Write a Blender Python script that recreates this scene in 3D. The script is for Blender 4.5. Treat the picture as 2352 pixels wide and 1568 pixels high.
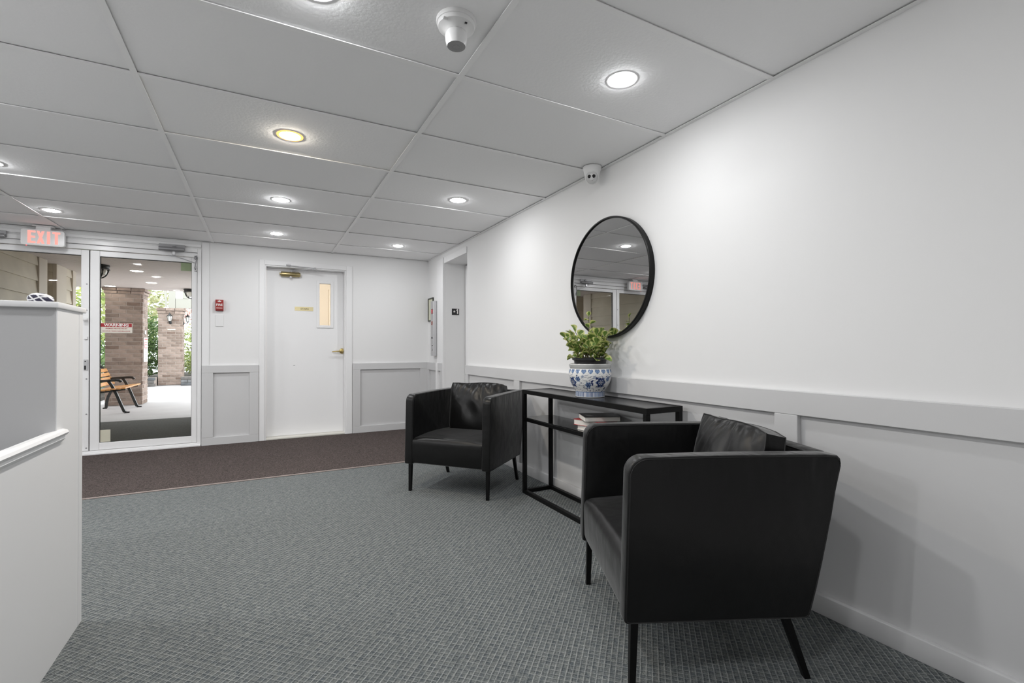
import bpy, bmesh, math, random
from mathutils import Vector, Matrix, noise
PI = math.pi
random.seed(7)

# ------------------------------------------------------------------ clear
for o in list(bpy.data.objects):
    bpy.data.objects.remove(o, do_unlink=True)
scene = bpy.context.scene
COL = scene.collection

# ------------------------------------------------------------------ camera
CAMZ = 1.04
F_PX, CY, YAW, PITCH, ROLL = 1081.118, 791.175, 0.4879, 0.0081, -0.0025
fw = Vector((math.sin(YAW), math.cos(YAW), 0)); rt = Vector((math.cos(YAW), -math.sin(YAW), 0)); up = Vector((0, 0, 1))
FW = fw*math.cos(PITCH)+up*math.sin(PITCH); U2 = up*math.cos(PITCH)-fw*math.sin(PITCH)
RT = rt*math.cos(ROLL)+U2*math.sin(ROLL); UP = U2*math.cos(ROLL)-rt*math.sin(ROLL)
cam = bpy.data.cameras.new('camera'); camo = bpy.data.objects.new('camera', cam); COL.objects.link(camo)
cam.sensor_fit = 'HORIZONTAL'; cam.sensor_width = 36.0
cam.lens = F_PX/2352*36.0
cam.shift_y = (CY-784)/2352
cam.clip_start = 0.02
M = Matrix((RT, UP, -FW)).transposed().to_4x4(); M.translation = (0, 0, CAMZ)
camo.matrix_world = M
scene.camera = camo

def ray(px, py): return FW + RT*((px-1176)/F_PX) - UP*((py-CY)/F_PX)
def onX(px, py, X):
    r = ray(px, py); return r*(X/r.x)+Vector((0, 0, CAMZ))
def onY(px, py, Y):
    r = ray(px, py); return r*(Y/r.y)+Vector((0, 0, CAMZ))
def onZ(px, py, Z):
    r = ray(px, py); return r*((Z-CAMZ)/r.z)+Vector((0, 0, CAMZ))

# ------------------------------------------------------------------ world / exposure
LENS_POWER = 400.0
world = bpy.data.worlds.new('overcast_sky'); scene.world = world
world.use_nodes = True
bg = world.node_tree.nodes['Background']
bg.inputs['Color'].default_value = (0.93, 0.965, 1.0, 1)
bg.inputs['Strength'].default_value = 3.6
scene.view_settings.view_transform = 'Standard'
scene.view_settings.look = 'None'
scene.view_settings.exposure = 0.30
scene.view_settings.gamma = 1.0
scene.view_settings.use_curve_mapping = False

# ------------------------------------------------------------------ materials
MATS = {}
def nodes_of(m): return m.node_tree.nodes, m.node_tree.links
def mat(name, col, rough=0.6, metal=0.0, bump=None, var=None, spec=0.5, emit=None, coat=0.0):
    """bump=(scale,strength,distance)  var=(scale,amount)  all on object coordinates"""
    if name in MATS: return MATS[name]
    m = bpy.data.materials.new(name); m.use_nodes = True
    N, L = nodes_of(m); b = N['Principled BSDF']
    b.inputs['Base Color'].default_value = (*col, 1)
    b.inputs['Roughness'].default_value = rough
    b.inputs['Metallic'].default_value = metal
    b.inputs['Specular IOR Level'].default_value = spec
    b.inputs['Coat Weight'].default_value = coat
    if emit:
        b.inputs['Emission Color'].default_value = (*emit[0], 1); b.inputs['Emission Strength'].default_value = emit[1]
    if bump or var:
        tc = N.new('ShaderNodeTexCoord')
    if var:
        n = N.new('ShaderNodeTexNoise'); n.inputs['Scale'].default_value = var[0]; n.inputs['Detail'].default_value = 3
        L.new(tc.outputs['Object'], n.inputs['Vector'])
        mr = N.new('ShaderNodeMapRange'); mr.inputs['From Min'].default_value = .3; mr.inputs['From Max'].default_value = .7
        mr.inputs['To Min'].default_value = 1-var[1]; mr.inputs['To Max'].default_value = 1+var[1]
        L.new(n.outputs['Fac'], mr.inputs['Value'])
        vm = N.new('ShaderNodeVectorMath'); vm.operation = 'SCALE'; vm.inputs[0].default_value = col
        L.new(mr.outputs[0], vm.inputs['Scale']); L.new(vm.outputs[0], b.inputs['Base Color'])
    if bump:
        n = N.new('ShaderNodeTexNoise'); n.inputs['Scale'].default_value = bump[0]; n.inputs['Detail'].default_value = 4
        L.new(tc.outputs['Object'], n.inputs['Vector'])
        bp = N.new('ShaderNodeBump'); bp.inputs['Strength'].default_value = bump[1]; bp.inputs['Distance'].default_value = bump[2]
        L.new(n.outputs['Fac'], bp.inputs['Height']); L.new(bp.outputs[0], b.inputs['Normal'])
    MATS[name] = m
    return m

def emis(name, col, strength):
    m = bpy.data.materials.new(name); m.use_nodes = True
    N, L = nodes_of(m); N.remove(N['Principled BSDF'])
    e = N.new('ShaderNodeEmission'); e.inputs[0].default_value = (*col, 1); e.inputs[1].default_value = strength
    L.new(e.outputs[0], N['Material Output'].inputs['Surface']); MATS[name] = m; return m

def glass_mat(name, tint=(1, 1, 1), refl=1.0):
    m = bpy.data.materials.new(name); m.use_nodes = True
    N, L = nodes_of(m); N.remove(N['Principled BSDF'])
    t = N.new('ShaderNodeBsdfTransparent'); t.inputs[0].default_value = (*tint, 1)
    g = N.new('ShaderNodeBsdfGlossy'); g.inputs['Roughness'].default_value = 0.0
    fr = N.new('ShaderNodeFresnel'); fr.inputs['IOR'].default_value = 1.35
    mu = N.new('ShaderNodeMath'); mu.operation = 'MULTIPLY'; mu.inputs[1].default_value = refl
    L.new(fr.outputs[0], mu.inputs[0])
    mx = N.new('ShaderNodeMixShader'); L.new(mu.outputs[0], mx.inputs[0]); L.new(t.outputs[0], mx.inputs[1]); L.new(g.outputs[0], mx.inputs[2])
    L.new(mx.outputs[0], N['Material Output'].inputs['Surface']); MATS[name] = m; return m

def attr_mat(name, attr, rough=.4, coat=0.0, bump=None):
    m = bpy.data.materials.new(name); m.use_nodes = True
    N, L = nodes_of(m); b = N['Principled BSDF']
    a = N.new('ShaderNodeVertexColor'); a.layer_name = attr
    L.new(a.outputs['Color'], b.inputs['Base Color']); b.inputs['Roughness'].default_value = rough
    b.inputs['Coat Weight'].default_value = coat
    MATS[name] = m; return m

WALLP = mat('white_wall_paint', (.83, .83, .83), .75, bump=(260, .04, .002))
WAINP = mat('grey_wainscot_paint', (.62, .62, .625), .5, bump=(120, .03, .002))
TRIMP = mat('white_trim_paint', (.85, .85, .855), .45)
DOORP = mat('white_door_paint', (.88, .88, .885), .5, bump=(90, .03, .002))
ALUW = mat('white_aluminium_frame', (.86, .86, .865), .28)
COUNP = mat('grey_counter_paint', (.78, .78, .785), .5, bump=(150, .03, .002))
COUND = mat('grey_counter_laminate', (.30, .30, .305), .5)
GRIDP = mat('white_ceiling_grid', (.97, .97, .97), .5)
DARK = mat('dark_gap', (.02, .02, .02), .8)
BLKM = mat('black_powder_coat', (.003, .003, .0032), .42, spec=.22)
BLKG = mat('black_glass_top', (.012, .012, .013), .22)
BRASS = mat('brass', (.52, .40, .16), .32, 1.0)
BRASSL = mat('satin_brass_plate', (.70, .62, .38), .42, 1.0)
STEEL = mat('brushed_steel', (.62, .62, .63), .3, 1.0)
ALUG = mat('grey_aluminium', (.33, .33, .34), .38, .6)
WPLAST = mat('white_plastic', (.78, .78, .78), .35)
GPLAST = mat('grey_plastic_mesh', (.32, .32, .32), .5)
BPLAST = mat('black_plastic', (.015, .015, .016), .35)
RED = mat('fire_red_paint', (.33, .016, .014), .4)
REDP = mat('red_print', (.36, .02, .025), .6)
WPRINT = mat('white_print', (.82, .80, .78), .6)
GREYPR = mat('grey_print', (.28, .28, .30), .6)
PAPER = mat('cream_paper', (.68, .68, .54), .7)
STICK = mat('frosted_sticker', (.60, .58, .47), .5)
GREENST = mat('green_sticker', (.24, .30, .17), .5)
PAGES = mat('book_pages', (.75, .72, .67), .8, bump=(300, .1, .001))
REDCOV = mat('red_book_cover', (.40, .03, .03), .5)
BLKCOV = mat('black_book_cover', (.012, .012, .012), .35)
WHTCOV = mat('white_book_cover', (.7, .69, .67), .5)
GLASS = glass_mat('clear_glass', (.97, .985, .975), .3)
SHELFG = glass_mat('smoked_shelf_glass', (.42, .43, .43), 1.3)
MIRR = mat('mirror_silver', (.60, .60, .60), .0, 1.0)
LENS = emis('led_lens_white', (.985, .99, 1.0), LENS_POWER)
LENS_CACHE = {}
def lens_mat(k):
    if k not in LENS_CACHE: LENS_CACHE[k] = emis('led_lens_%d' % round(k*100), (.985, .99, 1.0), LENS_POWER*k)
    return LENS_CACHE[k]
LENSW = emis('led_lens_warm', (1, .90, .76), LENS_POWER)
AMBER = emis('amber_led_rim', (1, .52, .16), 1.6)
PLENS = emis('porch_led_lens', (1, .93, .80), 14)
EXITR = emis('lit_exit_letter', (1.0, .38, .33), 1.0)
REDLED = emis('red_led', (1.0, .10, .12), 1.6)
BRICKS = [mat('brick_tan', (.27, .205, .172), .85, bump=(60, .35, .004), var=(14, .25)),
          mat('brick_brown', (.21, .155, .128), .85, bump=(60, .35, .004), var=(14, .30)),
          mat('brick_rose', (.31, .235, .20), .85, bump=(60, .35, .004), var=(14, .22)),
          mat('brick_dark', (.175, .12, .095), .85, bump=(60, .35, .004), var=(14, .35))]
MORTAR = mat('mortar', (.36, .305, .275), .9, bump=(80, .3, .003))
SIDING = mat('beige_siding', (.64, .57, .46), .6, bump=(40, .08, .003), var=(3, .10))
SIDTRIM = mat('tan_corner_board', (.60, .53, .44), .6)
BEAD = mat('beadboard_soffit', (.74, .68, .655), .55)
CONC = mat('porch_concrete', (.37, .35, .354), .85, bump=(45, .15, .003), var=(2.2, .06))
OMAT = mat('outdoor_mat_fibre', (.045, .042, .036), .95, bump=(190, .8, .006), var=(60, .4))
WOODB = mat('bench_wood', (.55, .26, .085), .45, var=(12, .2))
IRON = mat('black_cast_iron', (.010, .011, .012), .4)
STONES = [mat('planter_stone_grey', (.10, .103, .11), .85, bump=(22, .6, .01), var=(9, .3)),
          mat('planter_stone_pale', (.16, .16, .165), .85, bump=(22, .6, .01), var=(9, .25)),
          mat('planter_stone_warm', (.125, .115, .11), .85, bump=(22, .6, .01), var=(9, .3))]
SOIL = mat('dark_soil', (.03, .022, .016), .95, bump=(60, .8, .01))
POSTP = mat('beige_post_paint', (.33, .32, .285), .6)
GROUND = mat('asphalt_drive', (.25, .25, .25), .9, var=(3, .1))
STAIRW = mat('cream_stairwell_paint', (.86, .80, .70), .7)
LANTG = mat('lantern_frosted_glass', (.75, .73, .68), .2)

def leather():
    m = bpy.data.materials.new('black_leather'); m.use_nodes = True
    N, L = nodes_of(m); b = N['Principled BSDF']
    b.inputs['Base Color'].default_value = (.0065, .0065, .0067, 1); b.inputs['Roughness'].default_value = .33
    b.inputs['Specular IOR Level'].default_value = .25
    b.inputs['Sheen Weight'].default_value = .30; b.inputs['Sheen Roughness'].default_value = .30
    tc = N.new('ShaderNodeTexCoord')
    n1 = N.new('ShaderNodeTexNoise'); n1.inputs['Scale'].default_value = 420; n1.inputs['Detail'].default_value = 2
    n2 = N.new('ShaderNodeTexNoise'); n2.inputs['Scale'].default_value = 9; n2.inputs['Detail'].default_value = 2
    L.new(tc.outputs['Object'], n1.inputs['Vector']); L.new(tc.outputs['Object'], n2.inputs['Vector'])
    b1 = N.new('ShaderNodeBump'); b1.inputs['Strength'].default_value = .10; b1.inputs['Distance'].default_value = .002
    b2 = N.new('ShaderNodeBump'); b2.inputs['Strength'].default_value = .22; b2.inputs['Distance'].default_value = .02
    L.new(n1.outputs['Fac'], b1.inputs['Height']); L.new(n2.outputs['Fac'], b2.inputs['Height'])
    # creases that run down from the upper seams
    mp = N.new('ShaderNodeMapping'); mp.inputs['Scale'].default_value = (17, 17, 5); mp.inputs['Rotation'].default_value = (.25, .2, 0)
    n3 = N.new('ShaderNodeTexNoise'); n3.inputs['Scale'].default_value = 1.0; n3.inputs['Detail'].default_value = 1.5; n3.inputs['Distortion'].default_value = .6
    sx_ = N.new('ShaderNodeSeparateXYZ'); mr = N.new('ShaderNodeMapRange'); mr.interpolation_type = 'SMOOTHSTEP'
    mr.inputs['From Min'].default_value = .56; mr.inputs['From Max'].default_value = .69; mr.inputs['To Max'].default_value = .26
    L.new(tc.outputs['Object'], mp.inputs['Vector']); L.new(mp.outputs[0], n3.inputs['Vector']); L.new(tc.outputs['Object'], sx_.inputs[0]); L.new(sx_.outputs[2], mr.inputs['Value'])
    b3 = N.new('ShaderNodeBump'); b3.inputs['Distance'].default_value = .02; L.new(n3.outputs['Fac'], b3.inputs['Height']); L.new(mr.outputs[0], b3.inputs['Strength'])
    L.new(b3.outputs[0], b2.inputs['Normal'])
    L.new(b2.outputs[0], b1.inputs['Normal']); L.new(b1.outputs[0], b.inputs['Normal'])
    return m
LEATHER = leather()
PIPE = mat('black_seam_piping', (.004, .004, .004), .5)

def tile_mat():
    m = bpy.data.materials.new('mineral_ceiling_tile'); m.use_nodes = True
    N, L = nodes_of(m); b = N['Principled BSDF']
    b.inputs['Base Color'].default_value = (.95, .95, .955, 1); b.inputs['Roughness'].default_value = .9
    g = N.new('ShaderNodeNewGeometry')
    n = N.new('ShaderNodeTexNoise'); n.inputs['Scale'].default_value = 75; n.inputs['Detail'].default_value = 5
    L.new(g.outputs['Position'], n.inputs['Vector'])
    bp = N.new('ShaderNodeBump'); bp.inputs['Strength'].default_value = .22; bp.inputs['Distance'].default_value = .004
    L.new(n.outputs['Fac'], bp.inputs['Height']); L.new(bp.outputs[0], b.inputs['Normal'])
    return m
TILE = tile_mat()

def carpet_mat():
    m = bpy.data.materials.new('woven_blue_grey_carpet'); m.use_nodes = True
    N, L = nodes_of(m); b = N['Principled BSDF']; b.inputs['Roughness'].default_value = .95
    b.inputs['Specular IOR Level'].default_value = .15
    g = N.new('ShaderNodeNewGeometry')
    mp = N.new('ShaderNodeMapping'); mp.inputs['Rotation'].default_value = (0, 0, math.radians(-46))
    L.new(g.outputs['Position'], mp.inputs['Vector'])
    nz = N.new('ShaderNodeTexNoise'); nz.inputs['Scale'].default_value = 60; nz.inputs['Detail'].default_value = 2
    L.new(mp.outputs[0], nz.inputs['Vector'])
    off = N.new('ShaderNodeVectorMath'); off.operation = 'MULTIPLY_ADD'
    off.inputs[1].default_value = (.0028, .0028, 0); L.new(nz.outputs['Color'], off.inputs[0]); L.new(mp.outputs[0], off.inputs[2])
    sp = N.new('ShaderNodeSeparateXYZ'); L.new(off.outputs[0], sp.inputs[0])
    def math_(op, a, bb=None, c=None):
        n = N.new('ShaderNodeMath'); n.operation = op
        for i, v in enumerate((a, bb, c)):
            if v is None: continue
            if isinstance(v, (int, float)): n.inputs[i].default_value = v
            else: L.new(v, n.inputs[i])
        return n.outputs[0]
    # broken thread strength along every line
    def stretched(sx, sy):
        q = N.new('ShaderNodeMapping'); q.inputs['Scale'].default_value = (sx, sy, 1); L.new(mp.outputs[0], q.inputs['Vector'])
        n = N.new('ShaderNodeTexNoise'); n.inputs['Scale'].default_value = 1; n.inputs['Detail'].default_value = 2
        L.new(q.outputs[0], n.inputs['Vector']); return n.outputs['Fac']
    S = 0.019
    def contr(v): return math_('MAXIMUM', math_('MULTIPLY_ADD', v, 4.2, -1.35), 0)
    def lines(coord, phase, w):
        f = math_('FRACT', math_('ADD', math_('DIVIDE', coord, S), phase))
        d = math_('ABSOLUTE', math_('SUBTRACT', f, .5))
        mr = N.new('ShaderNodeMapRange'); mr.interpolation_type = 'SMOOTHSTEP'
        mr.inputs['From Min'].default_value = w; mr.inputs['From Max'].default_value = 0
        L.new(d, mr.inputs['Value']); return mr.outputs[0]
    lx = math_('MULTIPLY', lines(sp.outputs[0], 0, .14), math_('MAXIMUM', math_('MULTIPLY_ADD', stretched(80, 24), 2.6, -.75), 0))
    ly = math_('MULTIPLY', lines(sp.outputs[1], 0, .14), math_('MAXIMUM', math_('MULTIPLY_ADD', stretched(14, 80), 2.6, -.40), 0))
    light = math_('MINIMUM', math_('MAXIMUM', lx, ly), 1)
    dx = math_('MULTIPLY', lines(sp.outputs[0], .28, .13), contr(stretched(70, 30)))
    dy = math_('MULTIPLY', lines(sp.outputs[1], .28, .13), contr(stretched(30, 70)))
    dark = math_('MINIMUM', math_('MAXIMUM', dx, dy), 1)
    fine = N.new('ShaderNodeTexNoise'); fine.inputs['Scale'].default_value = 330; fine.inputs['Detail'].default_value = 2
    L.new(mp.outputs[0], fine.inputs['Vector'])
    blot = N.new('ShaderNodeTexNoise'); blot.inputs['Scale'].default_value = 48; L.new(mp.outputs[0], blot.inputs['Vector'])
    def mix(f, a, c):
        n = N.new('ShaderNodeMix'); n.data_type = 'RGBA'
        if isinstance(f, (int, float)): n.inputs[0].default_value = f
        else: L.new(f, n.inputs[0])
        for i, v in ((6, a), (7, c)):
            if isinstance(v, tuple): n.inputs[i].default_value = (*v, 1)
            else: L.new(v, n.inputs[i])
        return n.outputs[2]
    br_ = N.new('ShaderNodeMapRange'); br_.inputs['From Min'].default_value = .32; br_.inputs['From Max'].default_value = .68
    L.new(blot.outputs['Fac'], br_.inputs['Value'])
    base = mix(br_.outputs[0], (.092, .106, .114), (.178, .187, .181))
    c1 = mix(math_('MULTIPLY', dark, .75), base, (.045, .055, .060))
    c2 = mix(math_('MULTIPLY', light, .85), c1, (.33, .343, .335))
    dash = stretched(90, 620)
    dash2 = stretched(620, 90)
    k = math_('ADD', math_('MULTIPLY', math_('ADD', fine.outputs['Fac'], math_('MULTIPLY', math_('ADD', dash, dash2), .75)), 1.35), -.70)
    k = math_('MAXIMUM', k, .25)
    vs = N.new('ShaderNodeVectorMath'); vs.operation = 'SCALE'; L.new(c2, vs.inputs[0]); L.new(k, vs.inputs['Scale'])
    L.new(vs.outputs[0], b.inputs['Base Color'])
    h = math_('ADD', math_('MULTIPLY', light, .6), math_('SUBTRACT', math_('MULTIPLY', fine.outputs['Fac'], .8), math_('MULTIPLY', dark, .5)))
    bp = N.new('ShaderNodeBump'); bp.inputs['Strength'].default_value = .55; bp.inputs['Distance'].default_value = .003
    L.new(h, bp.inputs['Height']); L.new(bp.outputs[0], b.inputs['Normal'])
    return m
CARPET = carpet_mat()

def matfibre():
    m = bpy.data.materials.new('brown_entrance_mat_fibre'); m.use_nodes = True
    N, L = nodes_of(m); b = N['Principled BSDF']; b.inputs['Roughness'].default_value = 1; b.inputs['Specular IOR Level'].default_value = .1
    g = N.new('ShaderNodeNewGeometry')
    n = N.new('ShaderNodeTexNoise'); n.inputs['Scale'].default_value = 95; n.inputs['Detail'].default_value = 4; n.inputs['Distortion'].default_value = 1.5
    L.new(g.outputs['Position'], n.inputs['Vector'])
    r = N.new('ShaderNodeValToRGB'); r.color_ramp.elements[0].position = .38; r.color_ramp.elements[1].position = .68
    r.color_ramp.elements[0].color = (.040, .033, .031, 1); r.color_ramp.elements[1].color = (.155, .125, .117, 1)
    L.new(n.outputs['Fac'], r.inputs[0]); L.new(r.outputs[0], b.inputs['Base Color'])
    bp = N.new('ShaderNodeBump'); bp.inputs['Strength'].default_value = .8; bp.inputs['Distance'].default_value = .006
    L.new(n.outputs['Fac'], bp.inputs['Height']); L.new(bp.outputs[0], b.inputs['Normal'])
    return m
IMAT = matfibre()

# ------------------------------------------------------------------ mesh helpers
class MB:
    def __init__(s): s.v = []; s.f = []; s.smooth = []; s.col = None
    def add(s, verts, faces, smooth=False):
        k = len(s.v); s.v += [Vector(p) for p in verts]; s.f += [tuple(i+k for i in f) for f in faces]; s.smooth += [smooth]*len(faces); return s
    def box(s, x0, x1, y0, y1, z0, z1, bev=0.0, seg=2):
        if bev <= 0:
            v = [(x0,y0,z0),(x1,y0,z0),(x1,y1,z0),(x0,y1,z0),(x0,y0,z1),(x1,y0,z1),(x1,y1,z1),(x0,y1,z1)]
            return s.add(v, [(0,3,2,1),(4,5,6,7),(0,1,5,4),(1,2,6,5),(2,3,7,6),(3,0,4,7)])
        bm = bmesh.new(); bmesh.ops.create_cube(bm, size=1)
        for p in bm.verts: p.co = Vector(((x0+x1)/2+p.co.x*(x1-x0), (y0+y1)/2+p.co.y*(y1-y0), (z0+z1)/2+p.co.z*(z1-z0)))
        bmesh.ops.bevel(bm, geom=bm.edges[:], offset=bev, segments=seg, affect='EDGES', profile=.5)
        return s.bm(bm, seg > 1)
    def bm(s, bm, smooth=False):
        bm.verts.index_update(); s.add([v.co.copy() for v in bm.verts], [tuple(v.index for v in f.verts) for f in bm.faces], smooth); bm.free(); return s
    def prism(s, pts, axis, a, b, bev=0.0, seg=2):
        """pts 2-D polygon; axis 'x': (y,z) 'y': (x,z) 'z': (x,y); extruded a..b"""
        def P(p, t):
            return {'x': (t, p[0], p[1]), 'y': (p[0], t, p[1]), 'z': (p[0], p[1], t)}[axis]
        n = len(pts); bm = bmesh.new()
        lo = [bm.verts.new(P(p, a)) for p in pts]; hi = [bm.verts.new(P(p, b)) for p in pts]
        bm.faces.new(lo); bm.faces.new(hi[::-1])
        for i in range(n): bm.faces.new((lo[i], hi[i], hi[(i+1) % n], lo[(i+1) % n]))
        bmesh.ops.recalc_face_normals(bm, faces=bm.faces[:])
        if bev > 0:
            cap = [e for e in bm.edges if len(e.link_faces) == 2 and any(len(f.verts) == n for f in e.link_faces) and n > 4 or
                   (n <= 4)]
            bmesh.ops.bevel(bm, geom=cap, offset=bev, segments=seg, affect='EDGES', profile=.5)
        return s.bm(bm, seg > 1 and bev > 0)
    def lathe(s, prof, c=(0,0,0), seg=32, axis='z', caps=True, a0=0.0):
        k = len(s.v); n = len(prof); vv = []
        for j in range(seg):
            a = a0+2*PI*j/seg
            for r, h in prof:
                x, y = r*math.cos(a), r*math.sin(a)
                p = {'z': (x, y, h), 'x': (h, x, y), 'y': (y, h, x)}[axis]
                vv.append(Vector(p)+Vector(c))
        ff = []
        for j in range(seg):
            j2 = (j+1) % seg
            for i in range(n-1):
                ff.append((j*n+i, j2*n+i, j2*n+i+1, j*n+i+1))
        if caps:
            if prof[0][0] > 1e-6: ff.append(tuple(j*n for j in range(seg))[::-1])
            if prof[-1][0] > 1e-6: ff.append(tuple(j*n+n-1 for j in range(seg)))
        return s.add(vv, ff, True)
    def tube(s, pts, r, seg=8, closed=False, r2=None):
        pts = [Vector(p) for p in pts]; n = len(pts); rings = []
        for i, p in enumerate(pts):
            if closed: d = pts[(i+1) % n]-pts[i-1]
            else: d = pts[min(i+1, n-1)]-pts[max(i-1, 0)]
            d.normalize()
            ref = Vector((0, 0, 1)) if abs(d.z) < .9 else Vector((1, 0, 0))
            a = d.cross(ref).normalized(); b = d.cross(a).normalized()
            rr = r if r2 is None else r+(r2-r)*i/(n-1)
            rings.append([p+a*rr*math.cos(2*PI*k/seg)+b*rr*math.sin(2*PI*k/seg) for k in range(seg)])
        v = [q for ring in rings for q in ring]; f = []
        for i in range(n if closed else n-1):
            j = (i+1) % n
            for k in range(seg):
                k2 = (k+1) % seg; f.append((i*seg+k, i*seg+k2, j*seg+k2, j*seg+k))
        if not closed:
            f.append(tuple(range(seg))[::-1]); f.append(tuple((n-1)*seg+k for k in range(seg)))
        return s.add(v, f, True)
    def bar(s, p, q, w, t=None, up_=(0, 0, 1)):
        p, q = Vector(p), Vector(q); t = t or w; d = (q-p).normalized(); u = Vector(up_)
        if abs(d.dot(u)) > .95: u = Vector((1, 0, 0))
        a = d.cross(u).normalized()*w/2; b = d.cross(a).normalized()*t/2
        v = [p-a-b, p+a-b, p+a+b, p-a+b, q-a-b, q+a-b, q+a+b, q-a+b]
        return s.add(v, [(0,1,2,3),(7,6,5,4),(0,4,5,1),(1,5,6,2),(2,6,7,3),(3,7,4,0)])
    def sphere(s, c, r, seg=20, rings=12, sc=(1,1,1)):
        prof = [(r*math.sin(PI*i/rings)*1.0, -r*math.cos(PI*i/rings)) for i in range(rings+1)]
        prof[0] = (1e-7, -r); prof[-1] = (1e-7, r)
        k = len(s.v); s.lathe(prof, (0,0,0), seg)
        for i in range(k, len(s.v)):
            p = s.v[i]; s.v[i] = Vector((p.x*sc[0], p.y*sc[1], p.z*sc[2]))+Vector(c)
        return s
    def text(s, txt, size, M4, extrude=0.0006, bold=0.0, sx=1.0):
        cu = bpy.data.curves.new('t', 'FONT'); cu.body = txt; cu.size = size; cu.extrude = extrude; cu.offset = bold
        cu.align_x = 'CENTER'; cu.align_y = 'CENTER'; cu.resolution_u = 3
        ob = bpy.data.objects.new('t', cu); COL.objects.link(ob)
        dg = bpy.context.evaluated_depsgraph_get(); ev = ob.evaluated_get(dg); me = ev.to_mesh()
        vs = [M4 @ Vector((p.co.x*sx, p.co.y, p.co.z)) for p in me.vertices]; fs = [tuple(p.vertices) for p in me.polygons]
        ev.to_mesh_clear(); bpy.data.objects.remove(ob, do_unlink=True); bpy.data.curves.remove(cu)
        return s.add(vs, fs)
    def xf(s, M4):
        s.v = [M4 @ p for p in s.v]; return s
    def bounds(s):
        xs = [p.x for p in s.v]; ys = [p.y for p in s.v]; zs = [p.z for p in s.v]
        return min(xs), max(xs), min(ys), max(ys), min(zs), max(zs)

ORG = {}
def mesh_from(mb, name, material, org):
    me = bpy.data.meshes.new(name)
    me.from_pydata([tuple(p-org) for p in mb.v], [], mb.f)
    me.polygons.foreach_set('use_smooth', mb.smooth)
    if mb.col:
        ca = me.color_attributes.new(name='Col', type='FLOAT_COLOR', domain='POINT')
        flat = []
        for c in mb.col: flat += [c[0], c[1], c[2], 1.0]
        ca.data.foreach_set('color', flat)
    me.materials.append(material); me.update()
    if any(mb.smooth) and not all(mb.smooth) or any(mb.smooth):
        try: me.set_sharp_from_angle(angle=math.radians(42))
        except Exception: pass
    return me
def obj(name, mb, material, parent=None, org=None):
    if parent is None:
        if org is None:
            a = mb.bounds(); org = Vector(((a[0]+a[1])/2, (a[2]+a[3])/2, a[4]))
        org = Vector(org)
    else:
        org = ORG[parent]
    me = mesh_from(mb, name, material, org)
    o = bpy.data.objects.new(name, me); COL.objects.link(o); ORG[o] = org
    if parent: o.parent = parent
    else: o.location = org
    return o
def empty(name, loc, rz=0, local=False):
    o = bpy.data.objects.new(name, None); COL.objects.link(o); o.location = loc; o.rotation_euler = (0, 0, rz)
    o.empty_display_size = .1
    ORG[o] = Vector((0, 0, 0)) if local else Vector(loc)
    return o
def tag(o, label=None, cat=None, group=None, kind=None):
    if label: o['label'] = label
    if cat: o['category'] = cat
    if group: o['group'] = group
    if kind: o['kind'] = kind
    return o
def inst(src, parent, loc=None, mat4=None, name=None):
    c = src.copy(); COL.objects.link(c); c.parent = parent
    if mat4 is not None: c.matrix_local = mat4
    elif loc is not None: c.location = loc
    return c
def one(m4, h, t=.0006):
    """the figure 1 with a flag, height h, centred on m4"""
    p = [(-.02, -.5), (.20, -.5), (.20, .5), (.02, .5), (-.05, .36), (-.24, .30), (-.24, .17), (-.02, .20)]
    return MB().prism([(x*h, z*h) for x, z in p], 'z', 0, t).xf(m4)
def frame_mat(origin, xaxis, yaxis):
    x = Vector(xaxis).normalized(); y = Vector(yaxis).normalized(); z = x.cross(y)
    m = Matrix((x, y, z)).transposed().to_4x4(); m.translation = Vector(origin); return m

# ================================================================== SETTING
XW, YF, ZC = 1.95, 6.05, 2.1956
ZT = ZC+.0065        # underside of the ceiling tiles
XL, YB = -4.2, -3.2
WT = .25
H2 = 2.34

fl = obj('floor', MB().box(XL-.2, XW+.35, .05, YF+.06, -.06, 0), CARPET)
fr = obj('floor_bounce', MB().box(XL-.2, XW+.35, YB-.2, .05, -.06, 0).box(XL+.01, -2.42, .05, 2.2, 0, .003).box(-2.42, -.64, .05, 2.12, 0, .003), mat('pale_bounce_floor', (.72, .71, .69), .5)); tag(fr, 'pale floor added out of view to bounce light onto the ceiling', 'floor', kind='structure')  # unseen pale floor, added to bounce lamp light up to the ceiling
tag(fl, 'blue grey woven carpet with a fine diagonal grid', 'carpet', kind='structure')

EL0, EL1, EZ = 4.70, 5.40, 2.07            # elevator opening in the right wall
b = MB().box(XW, XW+.30, YB-.2, EL0, 0, H2).box(XW, XW+.30, EL1, YF+WT, 0, H2).box(XW, XW+.30, EL0, EL1, EZ, H2)
wall_right = obj('wall_right', b, WALLP); tag(wall_right, 'white painted wall above grey wainscot behind the armchairs', 'wall', kind='structure')

DX0, DX1, DZ = .024, .908, 2.0             # stair door opening
EX0, EX1, EZT = -2.425, -.58, 2.115        # entrance opening
b = MB()
b.box(XL-.2, EX0, YF, YF+WT, 0, H2).box(EX0, EX1, YF, YF+WT, EZT, H2).box(EX1, DX0, YF, YF+WT, 0, H2)
b.box(DX0, DX1, YF, YF+WT, DZ, H2).box(DX1, XW+.30, YF, YF+WT, 0, H2)
wall_far = obj('wall_far', b, WALLP); tag(wall_far, 'white end wall holding the entrance and the stair door', 'wall', kind='structure')
wall_left = obj('wall_left', MB().box(XL-.2, XL, YB, YF, 0, H2), WALLP); tag(wall_left, 'plain white wall behind the reception counter', 'wall', kind='structure')
wall_back = obj('wall_back', MB().box(XL-.2, XW, YB-.2, YB, 0, H2), WALLP); tag(wall_back, 'plain white wall opposite the entrance', 'wall', kind='structure')

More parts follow.
